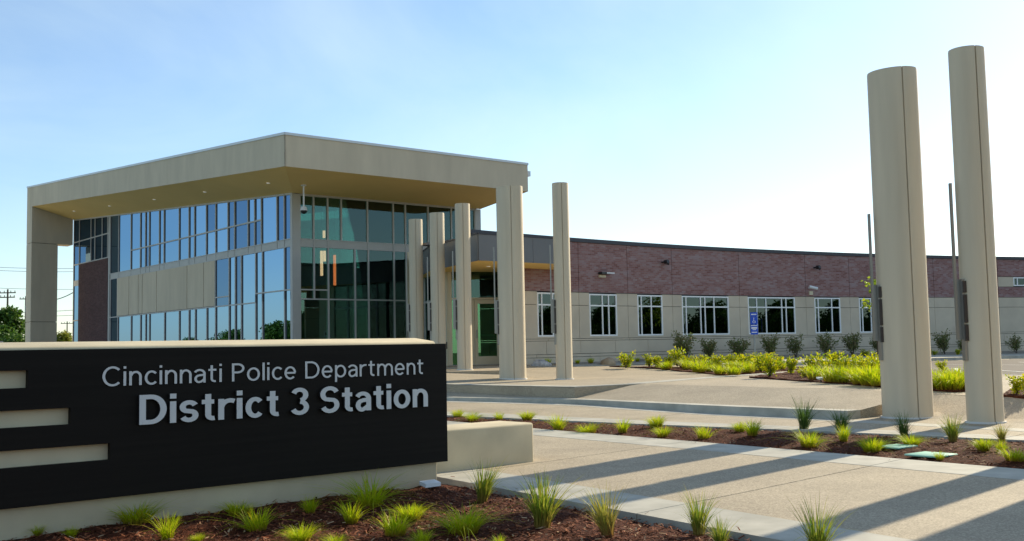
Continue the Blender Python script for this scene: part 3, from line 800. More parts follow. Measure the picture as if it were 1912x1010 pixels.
def fascia(a, b, n, out):
    L = (b - a).length; d = (b - a).normalized()
    for k in range(n):
        p, q = a + d * (L * k / n + (.004 if k else 0)), a + d * (L * (k + 1) / n - (.004 if k < n - 1 else 0))
        mm = MB(); i = out * -0.045
        P = [p, q, q + i, p + i]
        lo = [w_ + Z3 * (zr(w_) - .004) for w_ in P]; hi = [w_ + Z3 * (zr(w_) + FH - .075) for w_ in P]
        mm.poly(lo[::-1]); mm.poly(hi)
        for j in range(4): mm.poly([lo[j], lo[(j + 1) % 4], hi[(j + 1) % 4], hi[j]])
        mm.build("fascia_panel", M['stucco'], roof)
    mm = MB(); P = [a - d * .02 + out * .03, b + d * .02 + out * .03, b + d * .02 - out * .3, a - d * .02 - out * .3]
    lo = [w_ + Z3 * (zr(w_) + FH - .075) for w_ in P]; hi = [w_ + Z3 * (zr(w_) + FH + .012) for w_ in P]
    mm.poly(lo[::-1]); mm.poly(hi)
    for j in range(4): mm.poly([lo[j], lo[(j + 1) % 4], hi[(j + 1) % 4], hi[j]])
    mm.build("coping_strip", M['coping'], roof)
fascia(PL, RP, 3, -v3); fascia(RP, PR, 1, -u3)
rd = (BR - PR).normalized(); fascia(PR, BR, 4, Vector((rd.y, -rd.x, 0)))
pd_ = (BL - PL).normalized()
q = PR + rd * .03 + Vector((rd.y, -rd.x, 0)) * .0
MB().box(q + Z3 * (zr(q) + .62), rd * .3, Vector((rd.y, -rd.x, 0)) * .16, Z3 * .2).build("gutter_box", M['coping'], roof)
for xx, yy in ((333, 418), (492, 395), (693, 366), (920, 332), (1205, 292)):
    x, y = xx / 2.405, 220 + yy / 2.405
    p = soffit_hit(x, y, 'l')
    MB().tube(p + Z3 * .005, p - Z3 * .02, .07, n=16).build("downlight", M['downlight'], soff)

# curtain walls --------------------------------------------------------
def slab(mm, P, n, th, mi=0):
    """thin plate: outline P, outward normal n, thickness th (behind the outline)"""
    B = [p - n * th for p in P]
    mm.poly(P, mi=mi); mm.poly(B[::-1], mi=mi)
    k = len(P)
    for j in range(k): mm.poly([P[j], B[j], B[(j + 1) % k], P[(j + 1) % k]], mi=mi)
    return mm
def facade(org, d, n):
    def P(t, z, o=0.0): return org + d * t + Z3 * z + n * o
    return P
FLp = facade(G0, u3, -v3); FRp = facade(G0, v3, -u3)
def head_l(t): return 7.247 + SL * t - .02
MW = 0.032
def vmull(Pf, n, par, t, z0, z1, w=MW, dep=.14, mat='alu'):
    mm = MB(); slab(mm, [Pf(t - w, z0, .03), Pf(t + w, z0, .03), Pf(t + w, z1, .03), Pf(t - w, z1, .03)], n, dep); o = mm.build("mullion", M[mat], par)
    if par is left and t > .3 and w < .05:      # added dark strip, standing in for the mullion's shaded depth behind the glass
        mm = MB(); slab(mm, [Pf(t - w - .075, z0, .004), Pf(t - w, z0, .004), Pf(t - w, z1, .004), Pf(t - w - .075, z1, .004)], n, .05); mm.build("mullion_shade", M['darkcoping'], par)
def hbar(Pf, n, par, t0, t1, z0a, z1a, z0b=None, z1b=None, o=.026, dep=.13, mat='alu', name="transom"):
    z0b = z0a if z0b is None else z0b; z1b = z1a if z1b is None else z1b
    mm = MB(); slab(mm, [Pf(t0, z0a, o), Pf(t1, z0b, o), Pf(t1, z1b, o), Pf(t0, z1a, o)], n, dep); mm.build(name, M[mat], par)
def pane(Pf, n, par, t0, t1, za0, zb0, za1, zb1, mat):
    e = random.uniform(-.0015, .0015)
    mm = MB(); slab(mm, [Pf(t0, za0, -.01 + e), Pf(t1, zb0, -.01 - e), Pf(t1, zb1, -.01 - e), Pf(t0, za1, -.01 + e)], n, .012); mm.build("pane", mat, par)
def bays(Pf, n, par, ts, z0, z1, mats, z1f=None, pick=None, skip=()):
    for k, (a, b) in enumerate(zip(ts, ts[1:])):
        if k in skip: continue
        za, zb = (z1f(a), z1f(b)) if z1f else (z1, z1)
        mt = pick(k, a, b) if pick else mats
        pane(Pf, n, par, a, b, z0, z0, za, zb, mt)
nL, nR = -v3, -u3
# left wall
left = MB(); slab(left, [FLp(0.02, FLOOR - .3, .02), FLp(25.72, FLOOR - .3, .02), FLp(25.72, FLOOR, .02), FLp(0.02, FLOOR, .02)], nL, .12)
left = left.build("curtain_wall", M['alu'], pav)
UP = [19.70, 18.45, 16.72, 15.45, 14.78, 14.29, 13.03, 12.46, 10.68, 9.58, 8.97, 7.72, 6.77, 5.57, 4.94, 3.71, 3.12, 2.54, 1.23, .64, .12][::-1]
dark = lambda a, b: (b - a) < 0.75
def pick_l(k, a, b):
    random.seed(int(a * 100) + k)
    if a > 7.5 and random.random() < .72: return M['glass_c']
    return M['glass_b'] if (dark(a, b) and random.random() < .6) or random.random() < .28 else M['glass_a']
for t in UP: vmull(FLp, nL, left, t, 5.56, head_l(t))
tr = [t for t in UP if 2.5 < t < 16.8]
bays(FLp, nL, left, [t for t in UP if t <= 2.55], 5.56, 0, None, head_l, pick_l)
bays(FLp, nL, left, [t for t in UP if t >= 16.7], 5.56, 0, None, head_l, pick_l)
bays(FLp, nL, left, tr, 5.56, 6.48, None, None, pick_l)
bays(FLp, nL, left, tr, 6.54, 0, None, head_l, lambda k, a, b: pick_l(k + 37, a, b))
hbar(FLp, nL, left, 2.54, 16.72, 6.48, 6.54)
hbar(FLp, nL, left, .02, 25.72, head_l(.02) - .05, head_l(.02) + .03, head_l(25.72) - .05, head_l(25.72) + .03, name="head_rail")
# spandrel band
hbar(FLp, nL, left, .02, 19.75, 5.25, 5.285, name="transom"); hbar(FLp, nL, left, .02, 19.75, 5.53, 5.565, name="transom")
for a, b in zip(UP, UP[1:]): hbar(FLp, nL, left, a + .02, b - .02, 5.285, 5.53, o=.005, dep=.05, mat='alu', name="spandrel_panel")
for k, (a, b) in enumerate(zip(UP, UP[1:])):  # pale sheets added behind the far upper panes to make them look brighter
    if a > 7.5 and k % 4 != 1:
        zl_ = 5.57 + (0, .0, .6, .0, .25)[k % 5]
        mm = MB(); slab(mm, [FLp(a + .05, zl_, -.16), FLp(b - .05, zl_, -.16), FLp(b - .05, head_l(b) - .05, -.16), FLp(a + .05, head_l(a) - .05, -.16)], nL, .01); mm.build("blind_backing", M['pane_backing'], left)
# beige infill panels
IN = [18.6, 16.9, 15.63, 15.10, 13.29, 9.72, 7.94, 6.81][::-1]
for a, b in zip(IN, IN[1:]): hbar(FLp, nL, left, a + .028, b - .028, 3.345, 5.245, o=.04, dep=.06, mat='stucco', name="infill_panel")
hbar(FLp, nL, left, 6.81, 18.6, 3.30, 5.25, o=-.03, dep=.03, mat='reveal', name="infill_backing")
LO = [19.62, 18.6], [6.81, 5.46, 4.88, 4.32, 3.04, 2.46, .64, .13][::-1]
for t in LO[0] + LO[1]: vmull(FLp, nL, left, t, 3.31, 5.25)
pane(FLp, nL, left, 18.6, 19.62, 3.3, 3.3, 5.25, 5.25, M['glass_a'])
for k, (a, b) in enumerate(zip(LO[1], LO[1][1:])):
    if b <= 3.05:
        pane(FLp, nL, left, a, b, 3.68, 3.68, 5.25, 5.25, pick_l(k, a, b))
    else:
        pane(FLp, nL, left, a, b, 3.33, 3.33, 5.25, 5.25, pick_l(k, a, b))
hbar(FLp, nL, left, .02, 3.04, 3.63, 3.68); hbar(FLp, nL, left, 3.04, 19.75, 3.28, 3.33); hbar(FLp, nL, left, 5.46, 6.81, 3.66, 3.71)
BO = [19.62, 18.5, 16.63, 15.37, 14.70, 14.22, 12.35, 10.64, 9.55, 8.87, 7.66, 6.78, 5.46, 4.88, 4.32, 3.04][::-1]
BR_ = [3.04, 2.46, .64, .13][::-1]
for t in BO[1:]: vmull(FLp, nL, left, t, FLOOR, 3.28)
for t in BR_: vmull(FLp, nL, left, t, FLOOR, 3.63)
bays(FLp, nL, left, BO, FLOOR, 3.28, None, None, lambda k, a, b: M['glass_a'])
bays(FLp, nL, left, BR_, FLOOR, 3.63, None, None, lambda k, a, b: M['glass_a'])
# brick bay at the far end with glass over it
mm = MB()
def brickquad(mm, A, B, z0, z1, dep, n):
    L = (B - A).length; P = [A + Z3 * z0, B + Z3 * z0, B + Z3 * z1, A + Z3 * z1]
    mm.poly(P, uv=[(0, z0), (L, z0), (L, z1), (0, z1)]); Q = [p - n * dep for p in P]
    for j in range(4): mm.poly([P[j], Q[j], Q[(j + 1) % 4], P[(j + 1) % 4]], uv=[(0, 0), (.1, 0), (.1, .1), (0, .1)])
brickquad(mm, FLp(19.98, 0, .05), FLp(24.68, 0, .05), FLOOR - .3, 6.40, .2, nL)
mm.build("brick_panel", M['darkbrick'], pav)
for t in (20.11, 20.97, 22.10, 22.75): vmull(FLp, nL, left, t, 6.43, head_l(t))
for t in (24.70, 25.66): vmull(FLp, nL, left, t, FLOOR, head_l(t))
vmull(FLp, nL, left, 19.86, FLOOR, head_l(19.86), w=.10)
UL = [20.11, 20.97, 22.10, 22.75, 24.70, 25.66]
bays(FLp, nL, left, UL, 6.45, 7.66, None, None, lambda k, a, b: M['glass_b'])
bays(FLp, nL, left, UL, 7.72, 0, None, head_l, lambda k, a, b: M['glass_b'])
hbar(FLp, nL, left, 19.95, 25.72, 7.66, 7.72); hbar(FLp, nL, left, 19.95, 25.72, 6.40, 6.46)
bays(FLp, nL, left, [24.70, 25.66], FLOOR, 3.3, M['glass_a']); bays(FLp, nL, left, [24.70, 25.66], 3.36, 5.25, M['glass_a']); bays(FLp, nL, left, [24.70, 25.66], 5.56, 6.40, M['glass_a'])
hbar(FLp, nL, left, 24.70, 25.66, 5.25, 5.56, o=.01); hbar(FLp, nL, left, 24.70, 25.66, 3.3, 3.36)
# right wall
right = MB(); slab(right, [FRp(0.02, FLOOR - .3, .02), FRp(5.2, FLOOR - .3, .02), FRp(5.2, FLOOR, .02), FRp(0.02, FLOOR, .02)], nR, .12)
right = right.build("curtain_wall", M['alu'], pav)
ZHR = 7.225
vmull(FRp, nR, right, .15, FLOOR, ZHR, w=.16); 
mm = MB(); slab(mm, [FLp(-.02, FLOOR, .034), FLp(.09, FLOOR, .034), FLp(.09, 7.22, .034), FLp(-.02, 7.22, .034)], nL, .1); mm.build("corner_post", M['alu'], pav)
RU = [.31, .86, 1.46, 2.05, 3.22, 4.415, 4.99, 6.10, 7.28, 8.50]
for t in RU[1:]: vmull(FRp, nR, right, t, 5.56, ZHR)
bays(FRp, nR, right, RU, 5.56, ZHR, M['glass_r'])
hbar(FRp, nR, right, .31, 8.60, ZHR - .06, ZHR + .02, name="head_rail")
hbar(FRp, nR, right, .31, 8.60, 5.25, 5.285); hbar(FRp, nR, right, .31, 8.60, 5.53, 5.565)
RB = [.31, .87, 1.47, 3.235, 4.42, 5.0, 6.1, 7.28, 8.5]
for a, b in zip(RB, RB[1:]): hbar(FRp, nR, right, a + .02, b - .02, 5.285, 5.53, o=.005, dep=.05, mat='alu', name="spandrel_panel"); vmull(FRp, nR, right, b, 5.285, 5.53, w=.026)
RL = [.31, .87, 1.476, 2.64, 3.245, 4.43, 5.01]
for t in RL[1:]: vmull(FRp, nR, right, t, 3.33, 5.25)
bays(FRp, nR, right, RL[:3], 3.68, 5.25, M['glass_r']); bays(FRp, nR, right, RL[:3], 3.33, 3.63, M['glass_r']); hbar(FRp, nR, right, .31, 1.476, 3.63, 3.68)
bays(FRp, nR, right, RL[2:], 3.33, 5.25, M['glass_r']); hbar(FRp, nR, right, .31, 5.1, 3.28, 3.33)
RD = [.31, 1.476, 2.64, 3.245, 4.43, 5.01]
for t in RD[1:]: vmull(FRp, nR, right, t, FLOOR, 3.28)
bays(FRp, nR, right, RD, FLOOR, 3.28, M['glass_r'])
hbar(FRp, nR, right, 5.05, 5.35, FLOOR, 5.25, o=.05, dep=.3, mat='doorpaint', name="jamb")
mm = MB(); slab(mm, [FRp(8.50, 4.2, .05), FRp(8.80, 4.2, .05), FRp(8.80, ZHR, .05), FRp(8.50, ZHR, .05)], nR, .4); mm.build("corner_post", M['alu'], pav)
# lobby seen through the glass
mm = MB()
I0, I1, I2, I3 = FLp(.2, 0, -.25), FLp(25.6, 0, -.25), FLp(25.6, 0, -12), FRp(9.5, 0, -.3) + u3 * 12
mm.poly([p + Z3 * (FLOOR - .02) for p in (FRp(.2, 0, -.25), FRp(9.5, 0, -.3), FRp(9.5, 0, -.3) + u3 * 25, I1)]); mm.build("lobby_floor", M['interior_floor'], pav)
mm = MB()
mm.box(FRp(.5, FLOOR, -4.5), v3 * 8.4, u3 * .2, Z3 * 4.2)
def tallwall(a, b, th):
    P = [a, b, b + th, a + th]; lo = [p + Z3 * FLOOR for p in P]; hi = [p + Z3 * (zr(p) - .02) for p in P]
    mm.poly(lo); mm.poly(hi)
    for j in range(4): mm.poly([lo[j], lo[(j + 1) % 4], hi[(j + 1) % 4], hi[j]])
mm.box(FLp(8.2, FLOOR, -7.5), u3 * 17.2, v3 * .2, Z3 * 4.8); mm.box(FLp(8.0, FLOOR, -.4), v3 * 7.3, u3 * .2, Z3 * 4.5); tallwall(FLp(25.4, 0, -.3), FLp(25.4, 0, -7.5), u3 * .15)
mm.build("lobby_wall", M['interior'], pav)
mm = MB(); slab(mm, [FRp(.5, 5.0, -4.55), FRp(8.9, 5.0, -4.55), FRp(8.9, 7.5, -4.55), FRp(.5, 7.5, -4.55)], nR, .012); mm.build("rear_window", M['glass_r'], pav)
mm = MB(); slab(mm, [FLp(25.4, 5.57, -7.6), FLp(4.6, 5.57, -7.6), FLp(4.6, 7.5, -7.6), FLp(25.4, 8.9, -7.6)], nL, .012); mm.build("rear_window", M['glass_a'], pav)
mm = MB(); mm.box(FLp(8.3, 5.28, -.3), u3 * 17.0, v3 * 7, Z3 * .22); mm.build("upper_floor", M['interior'], pav)
mm = MB(); mm.box(FRp(1.3, FLOOR, -3.9), v3 * .9, u3 * .5, Z3 * 4.2); mm.box(FRp(.5, FLOOR, -3.0), v3 * .5, u3 * .5, Z3 * 3.7); mm.build("wood_pier", M['wood'], pav)
for (xc, y0, y1, mk, dep) in ((219, 305, 350, 'pendant2', 2.0), (222, 432, 498, 'pendant2', 2.4), (203, 432, 588, 'pendant2', 1.6), (285, 458, 648, 'pendant', 2.2)):
    x = 540 + xc / 3.365; ya, yb = 340 + y0 / 3.365, 340 + y1 / 3.365
    org = G0 + u3 * dep
    r = ray(x, ya); t = (org.xy.dot(nR.xy)) / r.xy.dot(nR.xy); pa = Vector((0, 0, EYE)) + r * t
    r2 = ray(x, yb); t2 = (org.xy.dot(nR.xy)) / r2.xy.dot(nR.xy); pb = Vector((0, 0, EYE)) + r2 * t2
    o = MB().tube(Vector((pa.x, pa.y, pb.z)), Vector((pa.x, pa.y, pa.z)), .055, n=10).build("pendant_lamp", M[mk], pav)
    MB().tube(Vector((pa.x, pa.y, pa.z)), Vector((pa.x, pa.y, 7.2)), .008, n=5).build("pendant_cord", M['darkplastic'], o)
# end pier with its opening
pb_, pa_ = RP + u3 * RI, PL
pg = G0 + u3 * 25.74
pdv = (pg - pb_).normalized(); pth = pa_ - pb_
pn = Vector((pdv.y, -pdv.x, 0)); 
r = ray(108, 456); t = pb_.xy.dot(pn.xy) / r.xy.dot(pn.xy); op = Vector((0, 0, EYE)) + r * t
s_open = (op - pb_).xy.dot(pdv.xy); Lp = (pg - pb_).length - .05
def pier_block(s0, s1, z0, z1f):
    mm = MB(); P = [pb_ + pdv * s0, pb_ + pdv * s1, pb_ + pdv * s1 + pth, pb_ + pdv * s0 + pth]
    lo = [p + Z3 * z0 for p in P]; hi = [p + Z3 * (z1f if not callable(z1f) else z1f(p)) for p in P]
    mm.poly(lo[::-1]); mm.poly(hi)
    for j in range(4): mm.poly([lo[j], lo[(j + 1) % 4], hi[(j + 1) % 4], hi[j]])
    mm.build("pier_panel", M['stucco'], pav)
zj = aty(80, 602, (pb_ + pdv * 2).y).z; zt_ = op.z
pier_block(0.0, s_open, -.15, zj - .012); pier_block(0.0, s_open, zj + .012, zt_ - .012)
pier_block(0.0, Lp, zt_ + .012, lambda p: zr(p) - .003)
mm = MB(); P = [pb_ + pdv * .06 + pth * .06, pb_ + pdv * (s_open - .06) + pth * .06, pb_ + pdv * (s_open - .06) + pth * .94, pb_ + pdv * .06 + pth * .94]
lo = [p + Z3 * -.1 for p in P]; hi = [p + Z3 * (zt_ + .3) for p in P]
for j in range(4): mm.poly([lo[j], lo[(j + 1) % 4], hi[(j + 1) % 4], hi[j]])
mm.build("pier_core", M['reveal'], pav)
# dome camera hung from the roof
p = soffit_hit(567, 345, 'r')
pz = aty(567, 388, p.y).z
m = MB().tube(p, Vector((p.x, p.y, pz)), .03, n=8).tube(p, p - Z3 * .04, .10, n=12)
m.tube(Vector((p.x, p.y, pz + .04)), Vector((p.x, p.y, pz - .1)), .09, .14, n=14)
dc = m.build("dome_camera", M['white'], pav)
m = MB()
for k in range(4):
    r0_, r1_ = .12 * math.cos(k * .39), .12 * math.cos((k + 1) * .39)
    m.tube(Vector((p.x, p.y, pz - .1 - .12 * math.sin(k * .39))), Vector((p.x, p.y, pz - .1 - .12 * math.sin((k + 1) * .39))), r0_, max(r1_, .004), n=14, cap=False)
m.build("camera_dome", M['darkplastic'], dc, smooth=1.0)

# entrance canopy and doors -------------------------------------------
K0, K1 = Vector((-1.05, 32.85, 0)), Vector((1.55, 34.9, 0))
cpoly = [K1, Vector((1.95, 37.9, 0)), Vector((-.5, 42, 0)), FRp(5.3, 0, 0), Vector((-2.87, 36.8, 0)), K0]
ZC0, ZC1 = 4.10, 4.96
m = MB().prism([p.xy for p in cpoly[::-1]][::-1], ZC0 + .02, ZC1 - .05); can = m.build("entrance_canopy", M['reveal'], pav)
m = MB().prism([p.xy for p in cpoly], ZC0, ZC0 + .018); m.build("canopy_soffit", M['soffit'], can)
def cfascia(a, b, n):
    d = (b - a).normalized(); L = (b - a).length; out = Vector((d.y, -d.x, 0))
    if out.dot(Vector((0, -1, 0))) < 0 and abs(out.x) < .9: out = -out
    for k in range(n):
        MB().box(a + d * (L * k / n + .006) + Z3 * (ZC0 - .004) + out * .0, d * (L / n - .012), out * .03, Z3 * (ZC1 - ZC0 - .03)).build("canopy_panel", M['greypanel'], can)
    MB().box(a + Z3 * (ZC1 - .03) - out * .2, d * L, out * .25, Z3 * .05).build("canopy_coping", M['darkcoping'], can)
cfascia(K0, K1, 3)
for a, b, n in ((cpoly[4], K0, 3), (cpoly[3], cpoly[4], 3)):
    d = (b - a).normalized(); L = (b - a).length; out = Vector((-abs(d.y), -abs(d.x), 0))
    for k in range(n):
        MB().box(a + d * (L * k / n + .006) + Z3 * (ZC0 - .004), d * (L / n - .012), out * .03, Z3 * (ZC1 - ZC0 - .03)).build("canopy_panel", M['greypanel'], can)
    MB().box(a + Z3 * (ZC1 - .03) - out * .2, d * L, out * .25, Z3 * .05).build("canopy_coping", M['darkcoping'], can)
p = onz(912, 497, ZC0)
MB().tube(p + Z3 * .004, p - Z3 * .015, .07, n=12).build("downlight", M['downlight'], can)
FD = FLOOR
dA, dB = aty(843, 600, 37.55), aty(931, 600, 38.0); dA.z = dB.z = 0
dB2 = Vector((0.75, 38.45, 0)); dd_ = (dB - dA).normalized(); dn = Vector((dd_.y, -dd_.x, 0))
def dx(x): # picture column -> distance along the door wall
    r = ray(x, 620); t = dA.xy.dot(dn.xy) / r.xy.dot(dn.xy); return (Vector((r.x * t, r.y * t)) - dA.xy).dot(dd_.xy)
def DP(s, z, o=0.0): return dA + dd_ * s + Z3 * z + dn * o
ent = MB(); slab(ent, [DP(-.1, FD - .3, .06), DP(3.2, FD - .3, .06), DP(3.2, FD + .01, .06), DP(-.1, FD + .01, .06)], dn, .25)
ent = ent.build("entrance_screen", M['alu'], pav)
HD = 3.10
def dbox(name, s0, s1, z0, z1, o, dep, mat, par): 
    mm = MB(); slab(mm, [DP(s0, z0, o), DP(s1, z0, o), DP(s1, z1, o), DP(s0, z1, o)], dn, dep); return mm.build(name, M[mat], par)
sA, sD0, sD1, sD2, sD3 = dx(843), dx(873), dx(886.5), dx(933), dx(936)
dbox("jamb", sA - .12, sA + .02, FD, ZC0, .05, .16, 'doorpaint', ent)
dbox("jamb", sD0 - .16, sD0 - .04, FD, ZC0, .05, .16, 'doorpaint', ent)
dbox("jamb", sD2 + .01, sD3 + .05, FD, ZC0, .05, .16, 'doorpaint', ent)
dbox("wall_panel", sD3 + .06, 3.4, FD, ZC0, .03, .16, 'precast', ent)
dbox("transom", sA - .1, sD3 + .05, HD, HD + .07, .045, .14, 'doorpaint', ent)
dbox("pane", sA, sD0 - .1, FD, HD, 0, .012, 'glass_d', ent); dbox("pane", sA, sD0 - .1, HD + .07, ZC0, 0, .012, 'glass_r', ent)
dbox("pane", sD0 - .06, sD2 + .02, HD + .07, ZC0, 0, .012, 'glass_r', ent)
def door(s0, s1):
    st_, tp, bt = .115, .15, .30
    mm = MB()
    for a, b, z0, z1 in ((s0, s0 + st_, FD + .01, HD - .01), (s1 - st_, s1, FD + .01, HD - .01), (s0 + st_, s1 - st_, FD + .01, FD + bt), (s0 + st_, s1 - st_, HD - tp, HD - .01)):
        slab(mm, [DP(a, z0, .03), DP(b, z0, .03), DP(b, z1, .03), DP(a, z1, .03)], dn, .05)
    dr = mm.build("door", M['doorpaint'], pav)
    dbox("pane", s0 + st_ - .005, s1 - st_ + .005, FD + bt - .005, HD - tp + .005, .008, .01, 'glass_d', dr)
    dbox("push_bar", s0 + st_, s1 - st_, FD + 1.02, FD + 1.09, -.03, .04, 'alu', dr)
    mm = MB(); hs = s0 + .06
    mm.tube(DP(hs, FD + .95, .09), DP(hs, FD + 1.25, .09), .014, n=8).tube(DP(hs, FD + .97, .03), DP(hs, FD + .97, .09), .01, n=6).tube(DP(hs, FD + 1.23, .03), DP(hs, FD + 1.23, .09), .01, n=6)
    mm.build("handle", M['steel'], dr)
door(sD1, sD2)
dbox("door", sD0 - .04, sD1 - .012, FD + .01, HD - .01, .03, .05, 'doorpaint', pav)
# side screen of the vestibule
q0, q1 = FRp(5.32, 0, 0), DP(-.12, 0, 0); qd = (q1 - q0).normalized(); qn = Vector((-abs(qd.y), -abs(qd.x), 0)); QL = (q1 - q0).length
def QP(s, z, o=0): return q0 + qd * s + Z3 * z + qn * o
side = MB(); slab(side, [QP(0, FD - .3, .04), QP(QL, FD - .3, .04), QP(QL, FD, .04), QP(0, FD, .04)], qn, .14); side = side.build("side_screen", M['alu'], pav)
for a, b in ((0, .25), (1.75, 1.83), (3.3, 3.38), (QL - .75, QL)):
    mm = MB(); slab(mm, [QP(a, FD, .04), QP(b, FD, .04), QP(b, ZC0, .04), QP(a, ZC0, .04)], qn, .14); mm.build("jamb", M['doorpaint'] if b - a > .2 else M['alu'], side)
mm = MB(); slab(mm, [QP(.2, 3.1, .035), QP(QL - .7, 3.1, .035), QP(QL - .7, 3.18, .035), QP(.2, 3.18, .035)], qn, .13); mm.build("transom", M['alu'], side)
for a, b in ((.25, 1.75), (1.83, 3.3), (3.38, QL - .75)):
    for z0, z1 in ((FD, 3.1), (3.18, ZC0)):
        mm = MB(); slab(mm, [QP(a, z0), QP(b, z0), QP(b, z1), QP(a, z1)], qn, .01); mm.build("pane", M['glass_r'], side)
mm = MB(); slab(mm, [QP(QL - .46, 1.95, .052), QP(QL - .24, 1.95, .052), QP(QL - .24, 2.2, .052), QP(QL - .46, 2.2, .052)], qn, .01); pl_ = mm.build("door_notice", M['white'], pav)
mm = MB(); slab(mm, [QP(QL - .40, 2.04, .056), QP(QL - .30, 2.04, .056), QP(QL - .30, 2.15, .056), QP(QL - .40, 2.15, .056)], qn, .003); mm.build("notice_print", M['wood'], pl_)
MB().box(QP(QL - .12, 1.35, .04), qd * .09, qn * .06, Z3 * .25).build("card_reader", M['darkplastic'], side)
mm = MB(); mm.box(DP(-.5, FD, -3.5), dd_ * 5, -dn * .1, Z3 * 3.3); mm.build("vestibule_wall", M['interior'], pav)

# ------------------------------------------------------------------ free-standing columns
MAJ = math.atan2(-.68, .73)            # long axis of the two oval columns
SEAM = R_(-90 + 6)
def ring_of(a, b, rot, n=56):
    pts = []
    ths = [2 * math.pi * k / n for k in range(n)]
    for sm in (SEAM, SEAM + math.pi):
        # parameter of the ellipse point whose direction is sm
        t = math.atan2(math.sin(sm - rot) * a, math.cos(sm - rot) * b) % (2 * math.pi)
        ths = [x for x in ths if min(abs(x - t), 2 * math.pi - abs(x - t)) > 0.05]
        w = 0.011 / ((a + b) / 2)
        ths += [(t - w) % (2 * math.pi), (t + w) % (2 * math.pi), (t - w * .8) % (2 * math.pi) + 1e-9, (t + w * .8) % (2 * math.pi) - 1e-9]
    seam_t = [math.atan2(math.sin(sm - rot) * a, math.cos(sm - rot) * b) % (2 * math.pi) for sm in (SEAM, SEAM + math.pi)]
    w = 0.011 / ((a + b) / 2)
    for t in sorted(ths):
        k = 1.0
        for q in seam_t:
            if min(abs(t - q), 2 * math.pi - abs(t - q)) < w * .9: k = 1 - 0.03 / ((a + b) / 2)
        x, y = a * math.cos(t) * k, b * math.sin(t) * k
        pts.append((x * math.cos(rot) - y * math.sin(rot), x * math.sin(rot) + y * math.cos(rot)))
    return pts
CT = 5.86
def column(px, py, zb, a, b, label, rod=3.70, rot=MAJ):
    root = empty("column", (px, py, zb))
    tag(root, label, "column", "tall beige columns lining the walk")
    rg = [(px + x, py + y) for x, y in ring_of(a, b, rot)]
    m = MB().prism(rg, zb - .05, CT - .02)
    rg2 = [(px + x * .985, py + y * .985) for x, y in ring_of(a, b, rot)]
    m.prism(rg2, CT - .02, CT)
    m.build("shaft", M['column'], root, smooth=0.5)
    rg3 = [(px + x * (1 + .03 / a), py + y * (1 + .03 / b)) for x, y in ring_of(a, b, rot)]
    MB().prism(rg3, zb - .05, zb + .022).build("base_collar", M['grout'], root)
    # light fitting on the side away from the walk
    rx = math.sqrt((a * math.cos(rot)) ** 2 + (b * math.sin(rot)) ** 2)
    ex = px - rx
    # touch point of the left flank
    yy = py + (a * a - b * b) * math.sin(rot) * math.cos(rot) / rx * -1
    m = MB().box((ex - .03, yy - .09, zb + .95), (.06, 0, 0), (0, .11, 0), (0, 0, 1.25))
    fx = m.build("light_fitting", M['steel'], root)
    MB().box((ex - .108, yy - .02, zb + 1.27), (.036, 0, 0), (0, .05, 0), (0, 0, rod - 1.27)).build("rod", M['steel'], fx)
    MB().box((ex - .072, yy - .015, zb + 1.27), (.045, 0, 0), (0, .05, 0), (0, 0, .93)).build("fin", M['steel'], fx)
    for z0, z1 in ((1.25, 1.50), (1.53, 1.96), (1.99, 2.17)):
        MB().box((ex - .020, yy - .125, zb + z0), (.045, 0, 0), (0, .035, 0), (0, 0, z1 - z0)).build("lamp_slot", M['slot'], fx)
    return root
BIG, SML = (.41, .33), (.245, .245)
zA, zB_ = .06, .03
column(6.48, 17.45, z_east(6.48, 17.45), *BIG, "thick oval beige column at right, left one of the tall near pair", rod=3.40)
column(7.20, 16.20, z_east(7.20, 16.20), .265, .265, "rightmost tall round beige column, nearest the picture's right edge")
column(-.035, 29.35, z_up(-.035, 29.35), *BIG, "thick oval beige column on the terrace in front of the roof's right end")
column(1.38, 28.85, z_up(1.38, 28.85), .228, .228, "slim beige column standing clear right of the roof before the brick wing")
column(-1.515, 32.60, .685, .235, .235, "slim beige column just left of the beige entrance doors")
column(-2.465, 34.70, .70, .245, .245, "slim beige column second from left in front of the glass lobby")
column(-3.325, 36.30, .72, .24, .24, "leftmost and shortest-looking slim beige column before the glass lobby")
column(8.30, 14.15, z_east(8.30, 14.15), .245, .245, "beige column outside the picture, casting the third shadow band on the walk")
column(8.45, 12.75, z_east(8.45, 12.75), *BIG, "oval beige column outside the picture, casting the corner shadow at lower right")

# ------------------------------------------------------------------ monument sign
TH = 0.36
def SPt(t, z, o=0.0): return Vector((SP.x + SD.x * t + SN.x * o, SP.y + SD.y * t + SN.y * o, z))
sign = empty("monument_sign", SPt(-2.6, 0))
tag(sign, "long black monument sign with raised grey lettering on a concrete wall", "sign")
TL_ = -5.4
m = MB()
prof = [(-.06, -.25), (-.06, 1.398), (-.06 - .018, 1.414), (-.06 - TH + .03, 1.414 + .038), (-.06 - TH, 1.43), (-.06 - TH, -.25)]
a_ = [SPt(-.035, z, o) for o, z in prof]; b_ = [SPt(TL_, z, o) for o, z in prof]
m.poly(a_); m.poly(b_[::-1])
for j in range(len(prof)): k = (j + 1) % len(prof); m.poly([b_[j], a_[j], a_[k], b_[k]][::-1])
wall = m.build("concrete_wall", M['cast'], sign)
bevel_mesh(wall.data, .012, 2)
